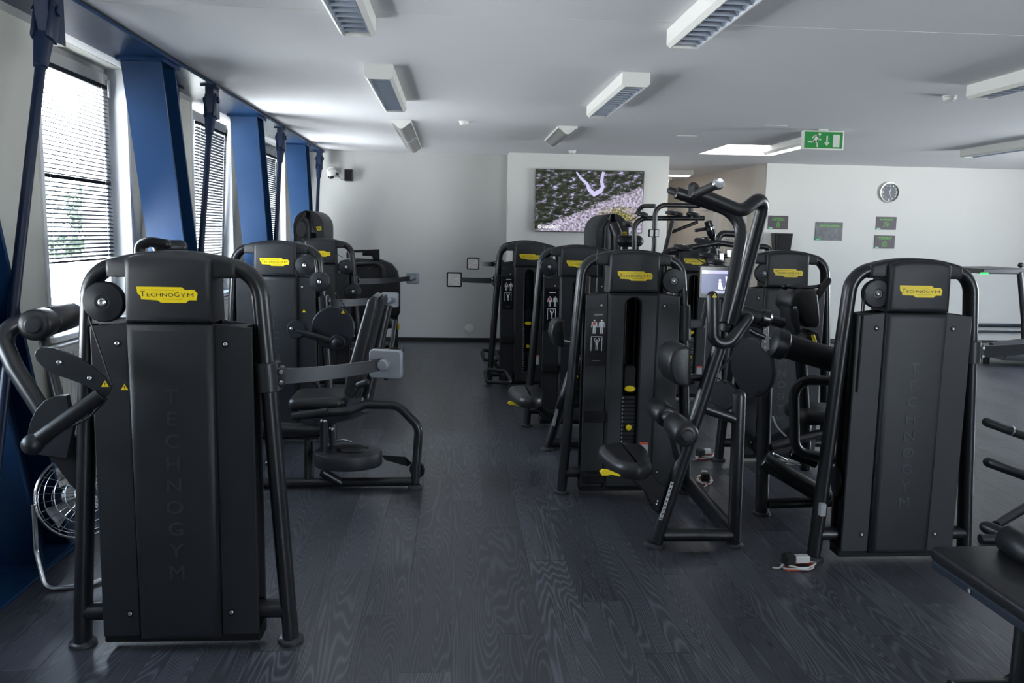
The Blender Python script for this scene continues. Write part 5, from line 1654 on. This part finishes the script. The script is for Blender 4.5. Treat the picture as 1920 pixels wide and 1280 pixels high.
# pad with bar grip
pf = poly_at([(1470, 562), (1476, 546), (1490, 540), (1500, 541), (1516, 543), (1523, 552), (1528, 604), (1520, 612), (1502, 611), (1488, 596), (1470, 575)], 4.75)
MB().prism(pf, 'y', 4.66, 4.90, 0.022, 3).build('back_pad', 'leather', m12, 60)
MB().prism(poly_at([(1470, 574), (1488, 578), (1492, 622), (1484, 626), (1472, 600)], 4.72), 'y', 4.64, 4.80, 0.01, 2).build('pad_shell', 'shroud', m12)
bolt_at(m12, 1491, 578, 4.645, 0.012)
bolt_at(m12, 1496, 616, 4.645, 0.012)
tube_at(m12, 'grip_rod', [(1474, 537, 4.72), (1500, 540, 4.72), (1532, 537, 4.72), (1548, 533, 4.74)], 0.011, fillet=0.03)
MB().sphere(P(1472, 537, 4.72), 0.020).build('rod_knob', 'gloss_black', m12)
tube_at(m12, 'bar_grip', [(1525, 566, 4.72), (1552, 527, 4.70)], 0.022, m='rubber', ball=True)
MB().prism(poly_at([(1504, 622), (1514, 617), (1526, 620), (1533, 648), (1520, 654), (1500, 648)], 4.75), 'y', 4.68, 4.82, 0.012, 2).build('lower_pad', 'shroud', m12)
tube_at(m12, 'yellow_grip', [(1524, 628, 4.67), (1530, 648, 4.67)], 0.011, m='yellow')
tube_at(m12, 'pad_post', [(1500, 650, 4.82), (1510, 800, 4.85), (1510, 880, 4.85)], 0.034)
pad_box(m12, 'seat', P(1530, 775, 4.85), (0.3, 0.32, 0.085), (0, 0, 0), 0.03)
MB().tube([P(1510, 800, 4.85), Vector((P(1510, 800, 4.85).x, 5.6, 0.12))], 0.04, fillet=0.1).build('spine', 'tube', m12)
tube_at(m12, 'link_rod', [(1450, 850, 4.6), (1475, 862, 4.65)], 0.006, m='steel')
tube_at(m12, 'link_rod', [(1468, 868, 4.62), (1500, 872, 4.65)], 0.008, m='chrome')
tube_at(m12, 'white_hose', [(1449, 780, 4.58), (1456, 800, 4.56), (1474, 818, 4.56)], 0.005, m='white_plastic', fillet=0.1, seg=8)
tube_at(m12, 'linkage_cover', [(1482, 850, 4.62), (1530, 868, 4.6)], 0.03, m='gloss_black')

# --- tower farther back, mostly hidden
m13 = tower('abductor_machine', 'mostly hidden tower behind the pulldown arms, with flat pulleys on top', 2.28, 7.80, False)

# --- cable station with flat pulleys
m14 = thing('cable_station', 'black tubular cable station with flat pulleys before the corridor', 'gym machine', (2.2, 8.4, 0), 'strength machines in rows')
YS = 8.42
tube_at(m14, 'frame_loop', [(1189, 470, YS), (1189, 409, YS), (1320, 409, YS)], 0.026, fillet=0.12)
tube_at(m14, 'frame_loop', [(1226, 470, YS - 0.25), (1229, 384, YS - 0.25), (1312, 386, YS - 0.25)], 0.024, fillet=0.10)
tube_at(m14, 'upper_loop', [(1194, 402, YS + 0.2), (1202, 386, YS + 0.2), (1228, 386, YS + 0.1)], 0.022, fillet=0.09)
tube_at(m14, 'strut', [(1246, 475, YS), (1262, 412, YS)], 0.024)
tube_at(m14, 'strut', [(1260, 435, YS), (1308, 416, YS)], 0.017)
MB().box(P(1293, 400, YS).x, P(1297, 400, YS).x, YS - 0.05, YS + 0.05, P(1293, 408, YS).z, P(1293, 388, YS).z).build('strut_plate', 'tube', m14)
for (px, py, Y, r_, tl) in ((1205, 402, 8.35, 0.055, 0.2), (1264, 400, 8.38, 0.09, 0.06), (1300, 402, 8.3, 0.07, 0.06), (1281, 464, 7.4, 0.085, 0.15), (1318, 452, 7.5, 0.08, 0.2), (1327, 478, 7.2, 0.085, 0.12), (1343, 491, 6.9, 0.085, 0.12)):
    o = MB().lathe([(0, -0.02), (r_ * 0.9, -0.018), (r_, -0.008), (r_, 0.008), (r_ * 0.9, 0.016), (r_ * 0.3, 0.024), (0, 0.024)], P(px, py, Y), (0.1, -tl, 1), 32).build('flat_pulley', 'disc', m14 if Y > 8.1 else m13, 40)
    MB().cyl(P(px, py, Y) + Vector((0, 0, 0.022)), P(px, py, Y) + Vector((0, 0, 0.030)), 0.012, ch=0.002).build('bolt', 'screw', o)
tube_at(m13, 'cross_tube', [(1258, 470, 7.4), (1345, 455, 7.4), (1400, 462, 7.4), (1440, 462, 7.4), (1452, 486, 7.4)], 0.026, fillet=0.08)
tube_at(m13, 'cross_tube', [(1345, 465, 7.5), (1350, 437, 7.5), (1392, 440, 7.5)], 0.030, fillet=0.05)
a_, b_ = P(1327, 414, 7.6), P(1337, 446, 7.6)
ax = b_ - a_
MB().lathe([(0.022, 0.0), (0.034, 0.004), (0.036, 0.05), (0.040, 0.055), (0.042, 0.13), (0.034, 0.16)], a_, ax, 24).build('adjuster', 'gloss_black', m13)
MB().lathe([(0.0405, 0.060), (0.0435, 0.062), (0.0435, 0.085), (0.0405, 0.087)], a_, ax, 24).build('adjuster_band', 'chrome', m13)
tube_at(m13, 'adjuster_stem', [(1337, 446, 7.6), (1345, 500, 7.6)], 0.024)
for q in ((1311, 432), (1313, 450)):
    MB().tube([P(q[0] - 6, q[1], 7.55), P(q[0] + 12, q[1] - 3, 7.6)], 0.016, ball=True).build('wing_knob', 'gloss_black', m13)
tube_at(m13, 'steel_rod', [(1325, 455, 7.5), (1350, 450, 7.5), (1390, 447, 7.5)], 0.006, m='chrome')
cable_at(m13, (1302, 482, 7.2), (1325, 496, 6.9), 0.005)
cable_at(m14, (1170, 420, 8.5), (1200, 403, 8.35), 0.004)
for px in (1221, 1231):
    MB().prism(rrect(P(px, 437, 8.15).x, P(px, 437, 8.15).z, 0.045, 0.075, 0.01), 'y', 8.13, 8.19, 0.006).build('cable_stop', 'gloss_black', m14)
for px, Y in ((1189, YS), (1226, YS - 0.25), (1250, YS)):
    q = P(px, 468, Y)
    MB().tube([q, Vector((q.x - 0.02, Y, 0.02))], 0.026).build('leg', 'tube', m14)
MB().tube([Vector((P(1189, 468, YS).x, YS, 0.04)), Vector((2.9, YS, 0.04))], 0.034).build('floor_tube', 'tube', m14)
for k in range(5):
    q = P(1352 + k * 14, 481 - (k % 2) * 6, 7.3)
    MB().box(q.x - 0.022, q.x + 0.022, 7.28, 7.33, q.z - 0.035, q.z + 0.035, 0.006).build('pulley_yoke', 'steel', m13)
MB().tube([P(1345, 482, 7.3), P(1420, 474, 7.3)], 0.02).build('yoke_bar', 'tube', m13)
MB().tube([P(1440, 470, 7.4), Vector((P(1440, 470, 7.4).x, 7.4, 0.02))], 0.03).build('leg', 'tube', m13)

# --- tall tower with padded arm below the screen
m15 = side_tower('pulley_tower', 'tall black tower with a padded grey arm in front of the wall screen', 1.67, 8.8)
MB().tube([P(1150, 420, 8.75), P(1158, 440, 8.7), P(1158, 480, 8.7)], 0.055, fillet=0.1).build('swing_arm', 'tube', m15)
MB().tube([P(1166, 452, 8.66), P(1197, 452, 8.66)], 0.055, 0.06, ball=True).build('arm_pad', 'leather', m15)
MB().lathe([(0, -0.02), (0.05, -0.02), (0.055, 0), (0.05, 0.02), (0, 0.02)], P(1176, 420, 8.6), (0.2, -0.3, 1), 24).build('flat_pulley', 'disc', m15)
tube_at(m15, 'arm_rod', [(1196, 458, 8.66), (1196, 475, 8.66)], 0.014)

# ------------------------------------------------------------------ bench, frame and treadmill at the right edge
bn = thing('bench', 'flat padded bench cut by the bottom right corner', 'bench', (1.95, 2.45, 0))
MB().prism(rrect(1.96, 2.30, 0.34, 1.18, 0.03), 'z', 0.405, 0.452, 0.012, 2).build('pad', 'leather', bn, 60)
MB().prism(rrect(1.96, 2.30, 0.335, 1.175, 0.03), 'z', 0.372, 0.405, 0.006).build('pad_board', 'leather_blue', bn)
bolt = MB().lathe([(0.010, 0.0), (0.010, -0.004), (0, -0.006)], (1.792, 2.63, 0.388), (1, 0, 0), 12).build('bolt', 'screw', bn)
MB().tube([(1.97, 2.56, 0.02), (1.97, 2.56, 0.372)], 0.045).build('leg', 'tube', bn)
MB().tube([(1.97, 1.9, 0.02), (1.97, 1.9, 0.372)], 0.045).build('leg', 'tube', bn)
MB().tube([(1.97, 2.56, 0.18), (2.3, 2.5, 0.12)], 0.03).build('side_brace', 'tube', bn)
MB().tube([(1.97, 1.8, 0.05), (1.97, 2.62, 0.05)], 0.04).build('floor_rail', 'tube', bn)
for y in (2.60, 1.82):
    MB().tube([(1.74, y, 0.04), (2.2, y, 0.04)], 0.036).build('foot_bar', 'tube', bn)
pq = P(1918, 1035, 2.72)
roller(bn, (pq.x + 0.02, 2.66, pq.z), (pq.x + 0.04, 2.86, pq.z), 0.055)
MB().tube([(pq.x + 0.02, 2.76, pq.z), (2.10, 2.7, 0.39)], 0.018).build('roller_arm', 'tube', bn)

fr = thing('lever_frame', 'low black frame with protruding grip bars at the right edge', 'gym machine', (3.3, 4.4, 0))
tube_at(fr, 'grip_bar', [(1850, 791, 4.6), (1890, 806, 4.6), (1960, 830, 4.6)], 0.026, m='rubber', ball=True)
MB().cyl(P(1894, 807, 4.6), P(1897, 808, 4.6), 0.030).build('grip_ring', 'steel', fr)
tube_at(fr, 'grip_bar', [(1853, 866, 4.55), (1960, 905, 4.55)], 0.030, ball=True)
tube_at(fr, 'diagonal_bar', [(1868, 984, 4.2), (1960, 928, 4.4)], 0.026)
tube_at(fr, 'short_bar', [(1850, 988, 4.15), (1905, 1012, 4.0)], 0.036, ball=True)
tube_at(fr, 'floor_tube', [(1838, 1010, 4.05), (1960, 1012, 4.05)], 0.026)
q = P(1960, 830, 4.6)
MB().tube([q + Vector((0, 0, 0.1)), Vector((q.x, 4.6, 0.02))], 0.035).build('post', 'tube', fr)
MB().tube([Vector((q.x, 4.6, 0.04)), Vector((q.x - 0.2, 3.95, 0.04))], 0.035).build('floor_rail', 'tube', fr)

tm = thing('treadmill', 'treadmill with green lit handlebar console at the right edge', 'treadmill', (7.6, 10.3, 0))
MB().prism([(6.95, 0.10), (8.6, 0.06), (8.6, 0.20), (7.6, 0.26), (7.0, 0.21)], 'y', 9.95, 10.75, 0.03, 2).build('deck', 'treadmill_grey', tm)
MB().box(7.35, 8.6, 10.05, 10.65, 0.20, 0.225).build('belt', 'rubber', tm)
MB().prism(poly_at([(1857, 642), (1925, 634), (1925, 662), (1857, 668)], 9.95), 'y', 9.90, 9.98, 0.01).build('side_rail', 'treadmill_grey', tm)
for y in (10.0, 10.7):
    MB().tube([P(1921, 650, y), P(1921, 600, y), P(1913, 510, y)], 0.045, 0.03, side=(0, 1, 0), fillet=0.2).build('upright', 'tube', tm)
cp_ = [(p.x, p.z) for p in (P(a, b, 10.0) for a, b in ((1838, 513), (1843, 504), (1920, 503), (1925, 514)))]
MB().prism(cp_, 'y', 9.98, 10.72, 0.01).build('console', 'treadmill_grey', tm)
MB().box(P(1838, 512, 9.97).x, P(1853, 512, 9.97).x, 9.965, 9.98, P(1845, 514, 9.97).z, P(1845, 511, 9.97).z).build('green_light', 'green_light', tm)
MB().sphere(P(1914, 497, 10.0), 0.035).build('joint_cap', 'tube', tm)
MB().tube([(6.98, 10.35, 0.0), (6.98, 10.35, 0.12)], 0.04).build('foot', 'rubber', tm)
MB().tube([(8.4, 10.35, 0.0), (8.4, 10.35, 0.12)], 0.04).build('foot', 'rubber', tm)

# ------------------------------------------------------------------ bundled leads on the floor
for (px, py, rz, lab) in ((1494, 1064, 0.1, 'bundled orange and white lead with black plug beside the nearest right machine'), (1321, 903, 1.3, 'bundled orange and white lead under the pulldown side post'), (1320, 858, 0.6, 'bundled orange and white lead lying farther under the pulldown machine')):
    p = P(px, py, None, 0.0)
    t = thing('bundled_lead', lab, 'cable bundle', (p.x, p.y, 0), 'bundled leads on the floor')
    t.rotation_euler = (0, 0, rz)
    for k, (rx, ry, m_) in enumerate(((0.075, 0.045, 'orange'), (0.080, 0.050, 'white_plastic'), (0.070, 0.040, 'orange'), (0.083, 0.046, 'white_plastic'))):
        mb_ = MB().tube([(rx * math.cos(2 * PI * j / 20) + 0.004 * k, ry * math.sin(2 * PI * j / 20), 0.006 + 0.005 * k + 0.004 * math.sin(3 * 2 * PI * j / 20 + k)) for j in range(20)], 0.004, fillet=0.005, nf=1, seg=7, closed=True)
        put(mb_.mesh('lead_loop', m_), 'lead_loop', t)
    put(MB().box(-0.075, -0.02, -0.03, 0.025, 0.018, 0.075, 0.008).mesh('black_plug', 'black_trim'), 'black_plug', t)
    put(MB().box(-0.018, 0.06, -0.018, 0.022, 0.026, 0.062, 0.005).mesh('white_adapter', 'white_plastic'), 'white_adapter', t)
    put(MB().tube([(-0.07, 0, 0.02), (-0.10, -0.01, 0.006), (-0.125, 0.005, 0.006)], 0.004, fillet=0.02, seg=7).mesh('loose_end', 'white_plastic'), 'loose_end', t)

# ------------------------------------------------------------------ trees and hedge outside the first window
random.seed(11)
for i, (x, y, h, r_, lab) in enumerate(((-29.0, 57, 5.4, 2.3, 'round pale tree seen through the near blind, leftmost of the row'), (-27.5, 66, 4.9, 2.1, 'smaller pale tree seen through the near blind, second of the row'),
                                        (-23.6, 59, 5.6, 2.4, 'broad pale tree seen through the near blind, third of the row'), (-21.0, 62, 4.9, 2.1, 'pale tree seen through the near blind, nearest the frame edge'))):
    t = thing('tree', lab, 'tree', (x, y, -0.6), 'trees outside')
    put(MB().cyl((0, 0, 0), (0, 0, h * 0.6), 0.16, r2=0.08).mesh('trunk', 'bark'), 'trunk', t)
    cw = MB()
    for k in range(260):
        a, b_, rr = random.uniform(0, 2 * PI), math.acos(random.uniform(-1, 1)), r_ * random.uniform(0.55, 1.0)
        c = Vector((rr * math.sin(b_) * math.cos(a), rr * math.sin(b_) * math.sin(a), h * 0.62 + rr * 0.8 * math.cos(b_)))
        s_ = random.uniform(0.18, 0.42)
        vv = [c + Vector((random.uniform(-1, 1), random.uniform(-1, 1), random.uniform(-1, 1))).normalized() * s_ for _ in range(4)]
        cw.add(vv, [(0, 1, 2), (0, 2, 3), (0, 3, 1), (1, 3, 2)])
    put(cw.mesh('crown', 'leaf'), 'crown', t)
hg = MB()
for k in range(900):
    c = Vector((random.uniform(-36, -16), 55 + random.uniform(-0.8, 0.8), random.uniform(-0.4, 0.75)))
    vv = [c + Vector((random.uniform(-1, 1), random.uniform(-1, 1), random.uniform(-1, 1))).normalized() * random.uniform(0.2, 0.4) for _ in range(4)]
    hg.add(vv, [(0, 1, 2), (0, 2, 3), (0, 3, 1), (1, 3, 2)])
tag(hg.build('hedge', 'hedge'), 'green hedge below the trees outside the window', 'hedge', kind='stuff')
